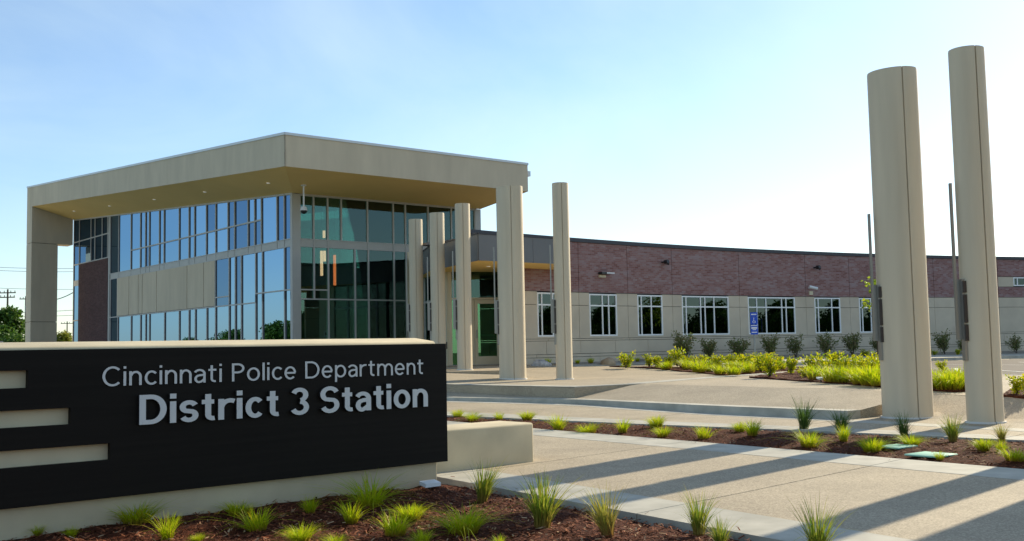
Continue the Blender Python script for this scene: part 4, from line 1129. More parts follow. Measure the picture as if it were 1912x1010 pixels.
# black panel with three slots
ts = [TL_ - .02, -4.9, -3.838, -3.529, -3.229, .05]
zs = [.245, .535, .660, .824, .948, 1.110, 1.238, 1.388]
def solid(i, j):
    t0, t1 = ts[i], ts[i + 1]
    if j in (1, 3, 5):
        end = {1: -3.229, 3: -3.529, 5: -3.838}[j]
        return not (t0 >= -4.9 and t1 <= end + 1e-6)
    return True
m = MB(); o1, o0 = 0.0, -.052
NI, NJ = len(ts) - 1, len(zs) - 1
for i in range(NI):
    for j in range(NJ):
        if not solid(i, j): continue
        A, B, z0, z1 = ts[i], ts[i + 1], zs[j], zs[j + 1]
        m.poly([SPt(A, z0, o1), SPt(B, z0, o1), SPt(B, z1, o1), SPt(A, z1, o1)]); m.poly([SPt(B, z0, o0), SPt(A, z0, o0), SPt(A, z1, o0), SPt(B, z1, o0)])
        if i == 0 or not solid(i - 1, j): m.poly([SPt(A, z0, o0), SPt(A, z0, o1), SPt(A, z1, o1), SPt(A, z1, o0)])
        if i == NI - 1 or not solid(i + 1, j): m.poly([SPt(B, z0, o1), SPt(B, z0, o0), SPt(B, z1, o0), SPt(B, z1, o1)])
        if j == 0 or not solid(i, j - 1): m.poly([SPt(A, z0, o0), SPt(B, z0, o0), SPt(B, z0, o1), SPt(A, z0, o1)])
        if j == NJ - 1 or not solid(i, j + 1): m.poly([SPt(A, z1, o1), SPt(B, z1, o1), SPt(B, z1, o0), SPt(A, z1, o0)])
m.build("black_panel", M['black'], sign)
# lettering: each letter its own raised piece, drawn with a broad pen
XH = 0.735
def arc_(cx, cy, rx, ry, a0, a1, n=14):
    return [(cx + rx * math.cos(R_(a0 + (a1 - a0) * k / n)), cy + ry * math.sin(R_(a0 + (a1 - a0) * k / n))) for k in range(n + 1)]
def glyph(ch, w, b):
    """strokes (pen centre lines) and width of a letter; cap height 1, pen width w, b = 1 for the bold cut"""
    h = w / 2; v = w * (.86 if b else .95) / 2              # half pen, and half pen on the horizontals
    O = .60 if b else .60
    if ch == 'i': return [[(h, 0), (h, XH)], [(h, 1 - (.17 if b else .12)), (h, 1)]], w
    if ch == 'l': return [[(h, 0), (h, 1)]], w
    if ch in 'nm':
        W = (.60 if b else .53); ry = .24; st = [[(h, 0), (h, XH)]]; x = 0
        for _ in range(2 if ch == 'm' else 1):
            Wm = W if ch == 'n' else W * .98
            st.append(arc_(x + Wm / 2 + .01, XH - v - ry + .012, Wm / 2 - h - .01, ry, 168, 0) + [(x + Wm - h, 0)]); x += Wm - w
        return st, x + w
    if ch == 'r': return [[(h, 0), (h, XH)], arc_(h + .27, XH - v - .27 + .01, .27, .27, 172, 62 if b else 75, 8)], (.46 if b else .38)
    if ch == 'o': return [arc_(O / 2 + .02, XH / 2, O / 2 + .02 - h, XH / 2 - v + .012, 0, 360, 28)], O + .04
    if ch == 'c': return [arc_(O / 2, XH / 2, O / 2 - h, XH / 2 - v + .012, 42, 318, 22)], O * (.95 if b else .86)
    if ch == 'e': return [arc_(O / 2, XH / 2, O / 2 - h, XH / 2 - v + .012, 2, 318, 26), [(h * 1.2, XH / 2 + .0), (O - h * .6, XH / 2 + .0)]], O
    if ch == 'a':
        W = .56 if b else .52
        return [arc_(W / 2 - .02, XH - v - .20 + .01, W / 2 - h + .02, .20, 158, 0, 10) + [(W - h, .02), (W - h + .0, 0)],
                [(W - h, XH * .58), (W * .45, XH * .55)] + arc_(W * .42, XH * .29, W * .42 - h, XH * .26 - v * .2, 95, 270, 12) + [(W * .62, v * 1.2), (W - h, XH * .28)]], W
    if ch == 't':
        return [[(h + .10, .93), (h + .10, .20)] + arc_(h + .10 + .14, .20, .14, .20 - v, 180, 290, 6), [(0, XH - v), (.36 if b else .37, XH - v)]], .39
    if ch == 'p': return [[(h, -.27), (h, XH)], arc_(O / 2 + .01, XH / 2, O / 2 - h + .01, XH / 2 - v + .012, 0, 360, 28)], O + .02
    if ch == 'D': 
        W = .74 if b else .76
        return [[(h, 0), (h, 1)], [(h, 1 - v), (W * .42, 1 - v)] + arc_(W * .42, .5, W * .58 - h, .5 - v, 90, -90, 20) + [(h, v)]], W
    if ch == 'P':
        W = .60
        return [[(h, 0), (h, 1)], [(h, 1 - v), (W * .45, 1 - v)] + arc_(W * .45, .72, W * .55 - h, .28 - v, 90, -90, 16) + [(h, .44 + v)]], W
    if ch == 'C': return [arc_(.42, .5, .42 - h, .5 - v + .015, 44, 316, 26)], .74
    if ch in 'sS':
        k = 1.0 if ch == 'S' else XH; W = (.66 if ch == 'S' else .54)
        rt = k * .27 - v * .55; yt = k - v - rt + .012; yb = v + rt - .012; rx = W / 2 - h
        return [arc_(W / 2, yt, rx, rt, 20, 235, 14) + [(W * .5, k * .5)] + arc_(W / 2, yb, rx, rt, 55, -160, 14)], W
    if ch == '3':
        W = .60
        return [arc_(W / 2 - .01, .735, W / 2 - h - .01, .265 - v + .01, 160, -80, 16), arc_(W / 2 - .01, .275, W / 2 - h + .01, .275 - v + .01, 85, -160, 16)], W
    return [], .35
def sweep(strokes, w, wh):
    """outline quads of every stroke: (left, right) rails"""
    out = []
    for st in strokes:
        L, Rr = [], []
        n = len(st); closed = (Vector(st[0]) - Vector(st[-1])).length < 1e-4
        for k in range(n):
            p = Vector(st[k]); a = Vector(st[k - 1 if k else (n - 2 if closed else 0)]); c = Vector(st[k + 1 if k < n - 1 else (1 if closed else n - 1)])
            d = (c - a).normalized(); nn = Vector((-d.y, d.x))
            hw = math.sqrt((w / 2 * nn.x) ** 2 + (wh / 2 * nn.y) ** 2)
            L.append(p + nn * hw); Rr.append(p - nn * hw)
        out.append((L, Rr, closed))
    return out
def text_line(body, t0, t1, z0, cap, depth, stand, w, b, gap, space):
    x, items = 0.0, []
    for ch in body:
        if ch == ' ': x += space; continue
        st, wd = glyph(ch, w, b); items.append((st, x)); x += wd + gap
    x -= gap; sx = (t1 - t0) / x
    for st, x0 in items:
        m = MB()
        for k, (L, Rr, closed) in enumerate(sweep(st, w, w * (.86 if b else .95))):
            of = stand + depth + k * .0006
            f = lambda p, o: SPt(t0 + (x0 + p.x) * sx, z0 + p.y * cap, o)
            for j in range(len(L) - 1):
                m.poly([f(L[j], of), f(Rr[j], of), f(Rr[j + 1], of), f(L[j + 1], of)], mi=0)
                m.poly([f(L[j], stand), f(L[j], of), f(L[j + 1], of), f(L[j + 1], stand)], mi=1)
                m.poly([f(Rr[j], of), f(Rr[j], stand), f(Rr[j + 1], stand), f(Rr[j + 1], of)], mi=1)
            if not closed:
                for j in (0, len(L) - 1): m.poly([f(L[j], of), f(Rr[j], of), f(Rr[j], stand), f(L[j], stand)], mi=1)
        m.build("letter", [M['letter'], M['letterside']], sign)
text_line("Cincinnati Police Department", -3.296, -.233, 1.099, .150, .006, .001, .112, 0, .125, .36)
text_line("District 3 Station", -3.017, -.207, .789, .232, .026, .010, .175, 1, .092, .29)

# concrete bench block at the sign's right end
bq = onz(998, 862, 0.0); bl = onz(830, 886, 0.0)
bd = Vector((.757, .653)); bn = Vector((bd.y, -bd.x))
bfr = V2(bq)
m = MB(); L_ = 2.05; D_ = .62
def BP(a, d, z): return Vector((bfr.x - bd.x * a - bn.x * d, bfr.y - bd.y * a - bn.y * d, z))
m.box(BP(0, 0, -.12), BP(L_, 0, 0) - BP(0, 0, 0), BP(0, D_, 0) - BP(0, 0, 0), (0, 0, .12 + .455))
bench = m.build("bench", M['cast'], loc=BP(L_ / 2, D_ / 2, 0))
bevel_mesh(bench.data, .028, 3)
tag(bench, "low smooth concrete bench block beside the right end of the black sign", "bench")

# small ground lamp by the sign and one in the far bed
def ground_lamp(p, rz, label):
    r = empty("ground_lamp", p); tag(r, label, "lamp")
    c, s = math.cos(rz), math.sin(rz); ax, ay = Vector((c, s, 0)), Vector((-s, c, 0))
    MB().box(Vector(p) - ax * .09 - ay * .06 + Z3 * .02, ax * .18, ay * .10 + Z3 * .02, Z3 * .035).build("housing", M['white'], r)
    MB().tube(Vector(p) - Z3 * .05, Vector(p) + Z3 * .03, .015, n=8).build("spike", M['darkplastic'], r)
ground_lamp(onz(802, 912, .02), math.atan2(SD.y, SD.x), "small white floodlight on the mulch below the black sign's right corner")
q_ = onz(1533, 714, .46)
ground_lamp(Vector((q_.x, q_.y, zb2(q_.x, q_.y) + .02)), .4, "small white floodlight on the mulch between bright bushes and the walk")
# valve lids
for (x, y, sx, sy, lab) in ((1675, 830.5, .30, .42, "mint green valve lid half hidden by a grass tuft, the farther of two"), (1738, 841, .42, .42, "square mint green valve lid lying clear in the mulch, the nearer of two")):
    p = onz(x, y, .08); c = V2(p); d = Vector(UF[1]).normalized(); n2 = Vector((-d.y, d.x))
    m = MB(); zl_ = z_mid(c.x, c.y) + .002; o = Vector((c.x, c.y, zl_)) - Vector((d.x, d.y, 0)) * sx / 2 - Vector((n2.x, n2.y, 0)) * sy / 2
    m.box(o, Vector((d.x, d.y, 0)) * sx, Vector((n2.x, n2.y, 0)) * sy, (0, 0, .022))
    o_ = m.build("valve_lid", M['mint'], loc=(c.x, c.y, zl_)); bevel_mesh(o_.data, .012, 2); tag(o_, lab, "valve lid", "mint green valve lids in the middle bed")

# ------------------------------------------------------------------ plants
def blade_mesh(name, mat, n, h, spread, lean, w, seed, seg=5, hvar=.35):
    rnd = random.Random(seed); V, Fc, UVs = [], [], []
    for i in range(n):
        a = rnd.uniform(0, 6.283); r = spread * math.sqrt(rnd.random())
        bx, by = r * math.cos(a), r * math.sin(a)
        L = h * (1 - hvar * rnd.random()); ln = lean * (0.25 + rnd.random()) * (0.5 + r / max(spread, 1e-6) * .7)
        if rnd.random() < .2: ln *= 1.9; L *= 1.08
        da = a + rnd.uniform(-.9, .9); dx, dy = math.cos(da), math.sin(da)
        ww = w * rnd.uniform(.7, 1.2); sx, sy = -dy * ww, dx * ww
        tw = rnd.uniform(-.8, .8); sx, sy = sx * math.cos(tw) - sy * math.sin(tw), sx * math.sin(tw) + sy * math.cos(tw)
        base = len(V); droop = rnd.uniform(.1, .55) * ln
        for k in range(seg + 1):
            f = k / seg
            px = bx + dx * L * ln * f ** 1.7; py = by + dy * L * ln * f ** 1.7
            pz = L * (f - droop * f * f * f)
            k2 = (1 - f) ** .6 if k < seg else 0.05
            V.append((px - sx * k2, py - sy * k2, pz)); V.append((px + sx * k2, py + sy * k2, pz)); 
            UVs.append((0, f)); UVs.append((1, f))
        for k in range(seg):
            q = base + 2 * k; Fc.append((q, q + 1, q + 3, q + 2))
    me = bpy.data.meshes.new(name); me.from_pydata(V, [], Fc); me.materials.append(mat)
    ul = me.uv_layers.new(name="UVMap")
    for lp in me.loops: ul.data[lp.index].uv = UVs[lp.vertex_index]
    for p in me.polygons: p.use_smooth = True
    return me
def leaf(m, p, d, up, L, w):
    s = d.cross(up).normalized() * w
    m.poly([p, p + d * L * .5 + s, p + d * L, p + d * L * .5 - s])
def bush_mesh(name, mats, h, rad, nl, L, w, seed, stems=5, vase=0.0):
    rnd = random.Random(seed); m = MB()
    tips = []
    for k in range(stems):
        a = 6.283 * k / stems + rnd.uniform(-.4, .4); rr = rad * rnd.uniform(.25, .85); hh = h * rnd.uniform(.65, 1.0)
        p0 = Vector((rnd.uniform(-.03, .03), rnd.uniform(-.03, .03), 0)); p1 = Vector((math.cos(a) * rr * .5, math.sin(a) * rr * .5, hh * .5)); p2 = Vector((math.cos(a) * rr, math.sin(a) * rr, hh * .95))
        m.path([p0, p1, p2], [.012, .009, .004], n=5, mi=1); tips.append((p0, p1, p2))
    for i in range(nl):
        p0, p1, p2 = rnd.choice(tips); f = rnd.uniform(.18 + vase, 1.0)
        c = p0 * (1 - f) * (1 - f) + p1 * 2 * f * (1 - f) + p2 * f * f
        jr = rad * .38 * (0.4 + rnd.random() * .8)
        d = Vector((rnd.gauss(0, 1), rnd.gauss(0, 1), rnd.gauss(.25, .8))).normalized()
        q = c + d * jr * rnd.random()
        if q.z < .03: q.z = .03 + rnd.random() * .05
        leaf(m, q, (d + Vector((0, 0, .4))).normalized(), Vector((rnd.gauss(0, 1), rnd.gauss(0, 1), rnd.gauss(.6, .6))).normalized(), L * rnd.uniform(.7, 1.25), w * rnd.uniform(.7, 1.2))
    return m.mesh(name, mats)
GR = {
    'lime': [blade_mesh("lime_tuft", M['blade_lime'], n_, .27, sp_, ln_, .0042, k, seg=5, hvar=hv_) for k, (n_, sp_, ln_, hv_) in enumerate(((340, .085, .95, .35), (220, .06, .75, .5), (280, .10, 1.15, .45), (160, .05, .6, .55), (380, .10, .85, .4), (240, .09, 1.3, .3), (200, .075, .7, .6)))],
    'tall': [blade_mesh("tall_tuft", M['blade_tall'], 190, .62, .065, .42, .0058, 20 + k, seg=6, hvar=.55) for k in range(3)],
    'green': [blade_mesh("green_tuft", M['blade_green'], 190, .62, .07, .48, .0058, 30 + k, seg=6, hvar=.5) for k in range(3)],
    'dry': [blade_mesh("dry_tuft", M['blade_dry'], 170, .62, .06, .45, .0058, 40 + k, seg=6, hvar=.6) for k in range(2)],
}
cnt = {}
def plant(name, meshes, p, scale, label, cat, group, sxy=1.0):
    k = cnt[name] = cnt.get(name, -1) + 1
    o = obj(name, meshes[k % len(meshes)]); o.location = p
    o.rotation_euler = (random.uniform(-.14, .14), random.uniform(-.14, .14), random.uniform(0, 6.28)); o.scale = (scale * sxy * random.uniform(.88, 1.18), scale * sxy * random.uniform(.88, 1.18), scale * random.uniform(.9, 1.08))
    return tag(o, label, cat, group)
random.seed(21)
# low lime tufts in the front bed: picture foot point and height
front = [(70, 1012, 24), (135, 1014, 24), (255, 992, 42), (312, 1012, 50), (370, 1014, 20), (443, 972, 34), (480, 993, 44), (562, 1014, 38), (580, 966, 34), (625, 1018, 22), (660, 925, 34), (690, 950, 52), (655, 976, 46), (737, 1001, 52), (768, 972, 42), (790, 1016, 36), (866, 992, 58), (932, 1016, 26)]
front.sort()
for k, (x, y, h) in enumerate(front):
    p = onz(x, y, -.03); p.z = z_frontn(p.x, p.y) - .005
    s = h / (1960 / p.y) / .235
    plant("grass_tuft", GR['lime'], p, s * random.uniform(.88, 1.1), "low lime green grass tuft in front of the black sign, %s from the left" % ORD[k], "grass tuft", "low lime tufts in the front bed", sxy=1.0)
spec = [(770, 920, 46, 'green', "dark green grass tuft against the concrete foot of the black sign"),
        (900, 940, 82, 'tall', "tall yellow-green grass clump between the black sign and the bench corner"),
        (1013, 985, 122, 'tall', "tall green grass clump with arching blades at the kerb, centre foreground"),
        (1136, 1006, 108, 'dry', "straw-coloured drying grass clump in the foreground mulch by the kerb"),
        (1305, 1000, 100, 'tall', "upright yellow-green grass clump at the kerb, right of the straw-coloured one"),
        (1345, 1022, 70, 'tall', "half cut-off grass clump on the bottom edge beside the upright kerb clump"),
        (1528, 1040, 120, 'tall', "wide green grass clump cut by the bottom edge, rightmost in the foreground")]
for x, y, h, kd, lab in spec:
    p = onz(x, y, -.04); p.z = z_frontn(p.x, p.y) - .005 if (V2(p) - Vector(FO[0])).dot(Vector((.834, .551))) < 0 else -.05
    plant("grass_clump", GR[kd], p, h / (1960 / p.y) / .60, lab, "grass clump", "tall grass clumps in the front bed")
mid = [(855, 780, 16), (882, 787, 20), (932, 786, 18), (984, 788, 20), (1042, 802, 30), (1099, 807, 24), (1163, 808, 30), (1226, 803, 24), (1237, 815, 24), (1313, 819, 28), (1405, 819, 32), (1383, 812, 20), (1510, 834, 36), (1575, 830, 32), (1628, 843, 30), (1701, 837, 26), (1755, 856, 18), (1837, 846, 26), (1894, 862, 30), (1868, 848, 22)]
mid.sort()
for k, (x, y, h) in enumerate(mid):
    p = onz(x, y, .02); p.z = z_mid(p.x, p.y) - .005
    plant("grass_tuft", GR['lime'], p, h / (1960 / p.y) / .235, "low lime grass tuft in the narrow middle bed, %s from the left" % ORD[k], "grass tuft", "low lime tufts in the middle bed", sxy=1.05)
for x, y, h, kd, lab in [(1500, 803, 66, 'green', "tall dark green grass clump in the middle bed, leftmost of the tall ones"), (1570, 806, 50, 'green', "slim dark green grass clump in the middle bed, second tall one from left"),
                         (1690, 818, 54, 'green', "spreading dark green grass clump in front of the thick right column"), (1780, 829, 52, 'tall', "yellow-green upright grass clump between the two right columns"), (1872, 828, 38, 'dry', "thin wispy grass clump in front of the rightmost column")]:
    p = onz(x, y, .02); p.z = z_mid(p.x, p.y) - .005
    plant("grass_clump", GR[kd], p, h / (1960 / p.y) / .56, lab, "grass clump", "tall grass clumps in the middle bed")
# bright bushes and soft tufts in the far beds
LB = [bush_mesh("lime_bush", [M['leaf_lime'], M['bark']], .55, .30, 420, .085, .022, 60 + k, stems=7) for k in range(5)]
SB = [bush_mesh("wall_shrub", [M['leaf_shrub'], M['bark']], 1.0,   .50, 900, .085, .024, 80 + k, stems=8, vase=.12) for k in range(5)]
FT = [blade_mesh("soft_tuft", M['blade_lime'], 170, .42, .16, .75, .011, 90 + k, seg=4) for k in range(4)]
bl1 = [(1228, 686, 20), (1288, 687, 22), (1338, 689, 24), (1368, 686, 22), (1400, 688, 24), (1420, 694, 26), (1169, 687, 26), (1212, 684, 20), (1250, 684, 18), (1266, 683, 28), (1311, 684, 20), (1355, 682, 16), (1385, 682, 18), (1412, 682, 17), (1432, 684, 22), (1437, 703, 36), (1455, 682, 16), (1477, 698, 26)]
bl2 = [(1528, 703, 24), (1575, 700, 28), (1604, 700, 28), (1626, 702, 26), (1504, 705, 18), (1517, 698, 30), (1542, 701, 32), (1561, 690, 30), (1591, 697, 28), (1617, 695, 32), (1634, 694, 30), (1760, 694, 18), (1645, 697, 24)]
bl3 = [(1900, 735, 32), (1925, 738, 34)]
for lst, zf, where, grp in ((sorted(bl1), zb1, "in the bed nearest the entrance doors", "lime bushes in the left far bed"), (sorted(bl2), zb2, "in the bed behind the thick right column", "lime bushes in the right far bed"), (bl3, zb3, "at the picture's right edge", "lime bushes at the right edge")):
    for k, (x, y, h) in enumerate(lst):
        p = fitz(x, y, zf)
        plant("lime_bush", LB, p, h / (1960 / p.y) / .47, "bright yellow-green leafy bush %s, %s from the left" % (where, ORD[k]), "bush", grp, sxy=1.15)
tf1 = [(1245, 689), (1283, 690), (1305, 695), (1330, 694), (1345, 698), (1370, 700), (1385, 692), (1398, 696), (1420, 692), (1365, 688), (1455, 690), (1405, 689), (1278, 686), (1318, 688)]
tf2 = [(1522, 709), (1555, 713), (1575, 714), (1592, 712), (1610, 716), (1628, 718), (1642, 720), (1645, 712), (1600, 706), (1625, 708), (1752, 724), (1765, 727), (1778, 728), (1790, 726), (1801, 722), (1760, 716), (1785, 716)]
for lst, zf, where, grp in ((sorted(tf1), zb1, "low in the bed nearest the entrance doors", "soft tufts in the left far bed"), (sorted(tf2), zb2, "low in the bed behind the right columns", "soft tufts in the right far bed")):
    for k, (x, y) in enumerate(lst):
        p = fitz(x, y, zf)
        plant("soft_grass", FT, p, random.uniform(.8, 1.15) * (1.0 if zf is zb1 else .95), "soft lime grass mound %s, %s from the left" % (where, ORD[k]), "grass tuft", grp, sxy=1.1)
# shrubs along the wing
sh = [(1280, 1.10), (1325, .95), (1380, 1.02), (1437, 1.08), (1486, .96), (1540, .98), (1590, 1.05), (1643, .9), (1763, 1.1), (1800, .85), (1897, .85)]
for k, (x, s) in enumerate(sh):
    p = on_arc(x, 640, 1.5); p.z = z_up(p.x, p.y) + .06
    plant("wall_shrub", SB, p, s, "dusky leafy shrub against the beige wing wall, %s from the left" % ORD[k], "shrub", "shrubs along the wing wall", sxy=1.0)
for k, (x, s) in enumerate([(1022, .55), (1045, .4), (1078, .35), (1103, .5), (1190, .4), (1228, .45)]):
    p = on_arc(x, 660, .75); p.z = z_up(p.x, p.y) + .03
    plant("soft_grass", FT, p, s * 1.3, "small lime grass tuft at the foot of the wing wall, %s from the left" % ORD[k], "grass tuft", "small tufts at the wall foot", sxy=.7)
for k, (x, s) in enumerate([(1615, .55), (1670, .5), (1735, .5), (1745, .42), (1788, .5), (1560, .35)]):
    p = on_arc(x, 660, 2.2); p.z = z_up(p.x, p.y) + .07
    plant("lime_bush", LB, p, s * 1.1, "small low bush by the kerb along the wing, %s of its row from left" % ORD[[1, 2, 3, 4, 5, 0][k]], "bush", "small bushes along the wing kerb", sxy=1.3)

# boulders
def boulder(name, p, sx, sy, sz, mat, seed, label):
    bm = bmesh.new(); bmesh.ops.create_icosphere(bm, subdivisions=3, radius=1)
    for v in bm.verts:
        n_ = v.co.normalized(); f = 1 + .25 * noise.noise(n_ * 1.6 + Vector((seed, 0, 0))) + .08 * noise.noise(n_ * 5 + Vector((0, seed, 0)))
        v.co = Vector((n_.x * sx * f, n_.y * sy * f, max(-.3, n_.z) * sz * f))
    me = bpy.data.meshes.new(name); bm.to_mesh(me); bm.free(); me.materials.append(mat)
    for q in me.polygons: q.use_smooth = True
    o = obj(name, me); o.location = p; tag(o, label, "boulder")
p = on_arc(1135, 660, 1.3); boulder("boulder", (p.x, p.y, z_up(p.x, p.y) + .02), .30, .28, .24, M['rock'], 3, "tan boulder at the tip of the mulch bed below the brick wall")
p = on_arc(1009, 660, .7); boulder("boulder", (p.x, p.y, z_up(p.x, p.y) + .02), .34, .2, .19, M['rock2'], 8, "speckled grey boulder at the wall foot between the two terrace columns")

# blue parking signs
def blue_sign(x, label):
    p = on_arc(x, 640, 3.2); zb = z_up(p.x, p.y) + .1
    r = empty("parking_sign", (p.x, p.y, zb)); tag(r, label, "parking sign", "blue parking signs along the wing")
    d = Vector((p.y, -p.x, 0)).normalized(); d = (d + Vector((.0, .25, 0))).normalized(); n_ = Vector((d.y, -d.x, 0))
    def S(a, z, o=0): return Vector((p.x, p.y, 0)) + d * a + Z3 * z + n_ * o
    zt = aty(x, 583, p.y).z; zl = aty(x, 624.5, p.y).z; H = zt - zl; W = .275
    MB().box(S(-.03, zb - .1, -.03), d * .06, n_ * .05, Z3 * (zt - zb + .1)).build("post", M['galv'], r)
    for a, b, nm in ((.80, 1.0, "top"), (.46, .785, "symbol"), (.0, .445, "low")):
        m = MB(); slab(m, [S(-W / 2, zl + H * a, .03), S(W / 2, zl + H * a, .03), S(W / 2, zl + H * b, .03), S(-W / 2, zl + H * b, .03)], n_, .006)
        pl = m.build("sign_plate", M['signblue'], r)
        m = MB(); o = .033
        def rect(a0, a1, z0, z1): slab(m, [S(a0, zl + H * z0, o), S(a1, zl + H * z0, o), S(a1, zl + H * z1, o), S(a0, zl + H * z1, o)], n_, .002)
        if nm == "top": rect(-.10, .10, .88, .93)
        elif nm == "symbol":
            for q in range(10):
                t0_, t1_ = math.pi * (.75 + q * .12), math.pi * (.75 + (q + 1) * .12)
                c_ = S(-.005, zl + H * .575, o); R0, R1 = .055, .04
                slab(m, [c_ + d * R0 * math.cos(t0_) + Z3 * R0 * math.sin(t0_), c_ + d * R0 * math.cos(t1_) + Z3 * R0 * math.sin(t1_), c_ + d * R1 * math.cos(t1_) + Z3 * R1 * math.sin(t1_), c_ + d * R1 * math.cos(t0_) + Z3 * R1 * math.sin(t0_)], n_, .002)
            rect(-.02, .0, .60, .70); rect(-.02, .05, .595, .615); rect(.035, .055, .53, .60); rect(-.025, .01, .715, .75)
        else:
            rect(-.12, .12, .385, .42); rect(-.11, .11, .26, .33); rect(-.07, .07, .20, .235); rect(-.10, .10, .08, .12)
        m.build("sign_print", M['signwhite'], pl)
blue_sign(1409, "blue wheelchair parking sign on a post before the wide five-light window")
blue_sign(1643, "blue parking sign half hidden behind the thick right column")

# ------------------------------------------------------------------ trees
def tree(name, p, h, cr, trunk_r, mat, nl, L, label, group=None, seed=1, th=.3, cat="tree", squash=.8, clumps=14):
    rnd = random.Random(seed); r = empty(name, p); tag(r, label, cat, group)
    P = Vector(p); m = MB()
    top = P + Z3 * h * .75
    m.path([P - Z3 * .1, P + Z3 * h * th + Vector((rnd.uniform(-.1, .1), 0, 0)), top], [trunk_r, trunk_r * .75, trunk_r * .25], n=8)
    cl = []
    for k in range(clumps):
        a = rnd.uniform(0, 6.283); e = rnd.uniform(-.6, 1.0); rr = cr * rnd.uniform(.45, .8)
        c = P + Z3 * (h * (th + (1 - th) * .52)) + Vector((math.cos(a) * rr * math.cos(e), math.sin(a) * rr * math.cos(e), math.sin(e) * (h * (1 - th)) * .42))
        cl.append((c, cr * rnd.uniform(.28, .5)))
        s0 = P + Z3 * h * rnd.uniform(th * .8, .6)
        m.path([s0, (s0 + c) * .5 + Z3 * .1 * cr, c], [trunk_r * .4, trunk_r * .25, trunk_r * .08], n=5)
    m.build("trunk", M['bark'], r)
    m = MB()
    for k in range(nl):
        c, rr = rnd.choice(cl)
        d = Vector((rnd.gauss(0, 1), rnd.gauss(0, 1), rnd.gauss(0, 1))).normalized()
        q = c + Vector((d.x, d.y, d.z * squash)) * rr * rnd.random() ** .4
        leaf(m, q, Vector((rnd.gauss(0, 1), rnd.gauss(0, 1), rnd.gauss(-.2, .7))).normalized(), Vector((rnd.gauss(0, 1), rnd.gauss(0, 1), rnd.gauss(0, 1))).normalized(), L * rnd.uniform(.7, 1.3), L * .32)
    m.build("crown", mat, r)
    return r
def at_dist(x, Y): r = ray(x, 640); return Vector((r.x * Y / r.y, Y, -.1))
p = on_arc(1638, 640, 5.6); p.z = z_up(p.x, p.y)
tree("young_tree", p, 3.35, .95, .035, M['leaf_young'], 420, .15, "young thin tree with sparse yellow-green leaves half hidden by the thick column", seed=5, th=.35, clumps=9)
tree("street_tree", at_dist(2, 108), 6.7, 2.4, .3, M['leaf_tree'], 3600, .42, "tall green tree behind the utility pole at the left edge", "trees across the street", 11, th=.15)
tree("street_tree", at_dist(36, 96), 3.6, 2.2, .2, M['leaf_tree'], 2600, .32, "low green tree beside the traffic light left of the pier", "trees across the street", 12, th=.05)
tree("street_tree", at_dist(119, 120), 4.4, 2.2, .2, M['leaf_yellow'], 2200, .34, "yellowing tree seen through the opening beside the pier", "trees across the street", 13, th=.08)
tree("street_tree", at_dist(-40, 112), 6.2, 3.4, .3, M['leaf_tree'], 1500, .5, "green tree just outside the left picture edge", "trees across the street", 14, th=.12)
# trees that only the windows show
refl = [(56, 30, 10), (62, 35, 11), (58, 41, 10), (54, 23, 10), (64, 27, 12), (60, 48, 11), (66, 53, 12), (52, 16, 10), (58, 10, 11), (70, 42, 13), (55, 3, 11), (70, 33, 13), (61, 19, 12), (72, 60, 13), (78, 48, 14)]
base_t = None
def copy_tree(src, loc, sc, rz):
    r = src.copy(); COL.objects.link(r); r.location = loc; r.scale = (sc, sc, sc); r.rotation_euler = (0, 0, rz)
    for ch in list(src.children):
        c = ch.copy(); COL.objects.link(c); c.parent = r
    return r
for k, (x, y, h) in enumerate(refl):
    if base_t is None:
        base_t = tree("mirrored_tree", (x, y, .0), 11, 5.2, .25, M['leaf_tree'], 6500, .62, "broad leafy tree across the car park, seen only mirrored in the windows", "trees mirrored in the windows", 31, th=.0, clumps=30)
    else: copy_tree(base_t, (x, y, .0), (3.3 + (k % 4) * .6 + h * .04) / 11, k * 1.3)
base_t.scale = (.42, .42, .42)
for k, (x, y, h) in enumerate([(-62, 62, 7), (-58, 52, 12), (-75, 74, 6.5), (-84, 58, 7), (-98, 90, 6), (-70, 52, 5.0), (-112, 76, 8), (-60, 78, 4.5)]):
    c = copy_tree(base_t, (x, y, -.1), h * .62 / 11, k * 2.1); c["label"] = "leafy tree across the street, seen only mirrored in the left glass wall"; c["group"] = "trees mirrored in the left glass"

# ------------------------------------------------------------------ street at the left
def pole(x, Y, ytop, label, arms):
    b = at_dist(x, Y); zt = aty(x, ytop, Y).z
    r = empty("utility_pole", b); tag(r, label, "utility pole", "utility poles along the street")
    MB().tube(b, Vector((b.x, b.y, zt)), .17, .11, n=10).build("shaft", M['pole'], r)
    for dz, w in arms:
        a = MB().box(Vector((b.x - w / 2, b.y - .12, zt - dz)), (w, 0, 0), (0, .12, 0), (0, 0, .14)).build("crossarm", M['pole'], r)
        m = MB()
        for q in (-.45, -.2, .2, .45): m.tube(Vector((b.x + q * w, b.y - .06, zt - dz + .14)), Vector((b.x + q * w, b.y - .06, zt - dz + .36)), .05, n=6)
        m.build("insulator", M['darkplastic'], a)
    return Vector((b.x, b.y, zt))
P1 = pole(13, 140, 540, "nearest utility pole with two crossarms left of the pier", ((.55, 2.2), (1.15, 2.0)))
P2 = pole(47, 165, 553, "utility pole with a transformer just left of the pier", ((.5, 1.9),))
o_ = MB().tube(Vector((P2.x + .35, P2.y - .3, P2.z - 2.6)), Vector((P2.x + .35, P2.y - .3, P2.z - 1.5)), .32, n=12).build("transformer", M['galv'], [o for o in bpy.data.objects if o.name.startswith("utility_pole")][-1])
P3 = pole(125, 220, 600, "distant utility pole seen through the opening beside the pier", ((.5, 2.6),))
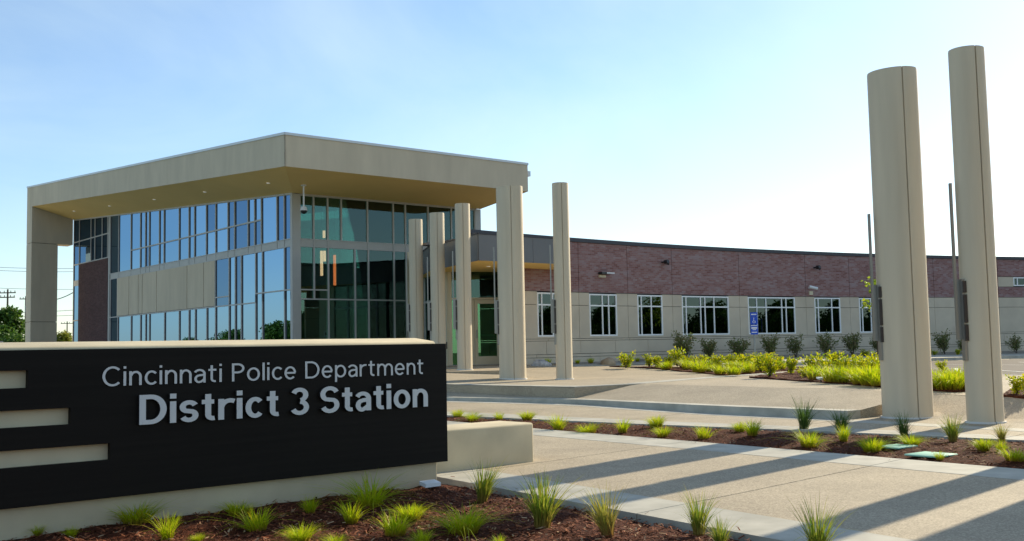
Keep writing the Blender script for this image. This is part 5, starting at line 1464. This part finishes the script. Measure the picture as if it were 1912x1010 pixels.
def wire(a, b, sag, label):
    m = MB(); pts = [a.lerp(b, k / 14) - Z3 * sag * 4 * (k / 14) * (1 - k / 14) for k in range(15)]
    m.path(pts, .035, n=4); o = m.build("overhead_wire", M['wire'], loc=tuple(a)); tag(o, label, "wire", "overhead wires")
for k, (ya, yb, Y) in enumerate(((496, 501, 130), (502, 507, 130), (535, 540, 150), (584, 578, 120), (590, 588, 140))):
    wire(aty(-60, ya, Y), aty(150, yb, Y + 14), .15, "overhead wire against the sky at far left, %s from the top" % ORD[k])
wire(aty(100, 560, 90), aty(140, 544, 84), .1, "slanting cable rising to the glass wall through the pier opening")
# traffic light on its mast arm
tb = at_dist(21, 112); tz = aty(19.6, 599, 112)
r = empty("traffic_light", tb); tag(r, "traffic light showing red on a pole at far left", "traffic light")
MB().tube(tb, Vector((tb.x, tb.y, tz.z + .4)), .10, .07, n=8).build("pole", M['galv'], r)
hd = MB().box(tz + Vector((-.22, -.55, -.85)), (.44, 0, 0), (0, .3, 0), (0, 0, 1.25)).build("signal_head", M['darkplastic'], r)
for dz, mt in ((0.0, 'redlamp'), (-.36, 'slot'), (-.7, 'slot')):
    MB().tube(tz + Vector((0, -.56, dz)), tz + Vector((0, -.60, dz)), .17, n=14).build("lens", M[mt], hd)
MB().tube(Vector((tb.x, tb.y, tz.z + .3)), tz + Vector((0, -.4, .3)), .04, n=6).build("bracket", M['galv'], r)
# houses behind the street
def house(c, w, d, h, rh, label):
    c = Vector(c); r = empty("house", c); tag(r, label, "house", "houses across the street")
    MB().abox(c, w, d, h).build("wall", M['siding'], r)
    m = MB(); a = [c + Vector((sx * (w / 2 + .3), sy * (d / 2 + .3), h)) for sx, sy in ((-1, -1), (1, -1), (1, 1), (-1, 1))]
    t0, t1 = c + Vector((-w / 2 - .3, 0, h + rh)), c + Vector((w / 2 + .3, 0, h + rh))
    m.poly([a[0], a[1], t1, t0]); m.poly([a[2], a[3], t0, t1]); m.poly([a[1], a[2], t1]); m.poly([a[3], a[0], t0]); m.poly(a[::-1])
    m.build("roof", M['roofing'], r)
    for k in range(3):
        wn_ = MB().box(c + Vector((-w / 2 + w * (k + .5) / 3 - .5, -d / 2 - .03, 1.0)), (1.0, 0, 0), (0, .06, 0), (0, 0, 1.2)).build("window", M['whiteframe'], r)
        MB().box(c + Vector((-w / 2 + w * (k + .5) / 3 - .42, -d / 2 - .04, 1.08)), (.84, 0, 0), (0, .012, 0), (0, 0, 1.04)).build("pane", M['darkplastic'], wn_)
hp = at_dist(3, 102); house(hp, 5, 6, 2.2, .9, "small pale house low behind the trees at the left edge")
hp = Vector((-78, 64, -.1)); house(hp, 12, 8, 3.0, 1.6, "pale house across the street, seen only mirrored in the left glass wall")
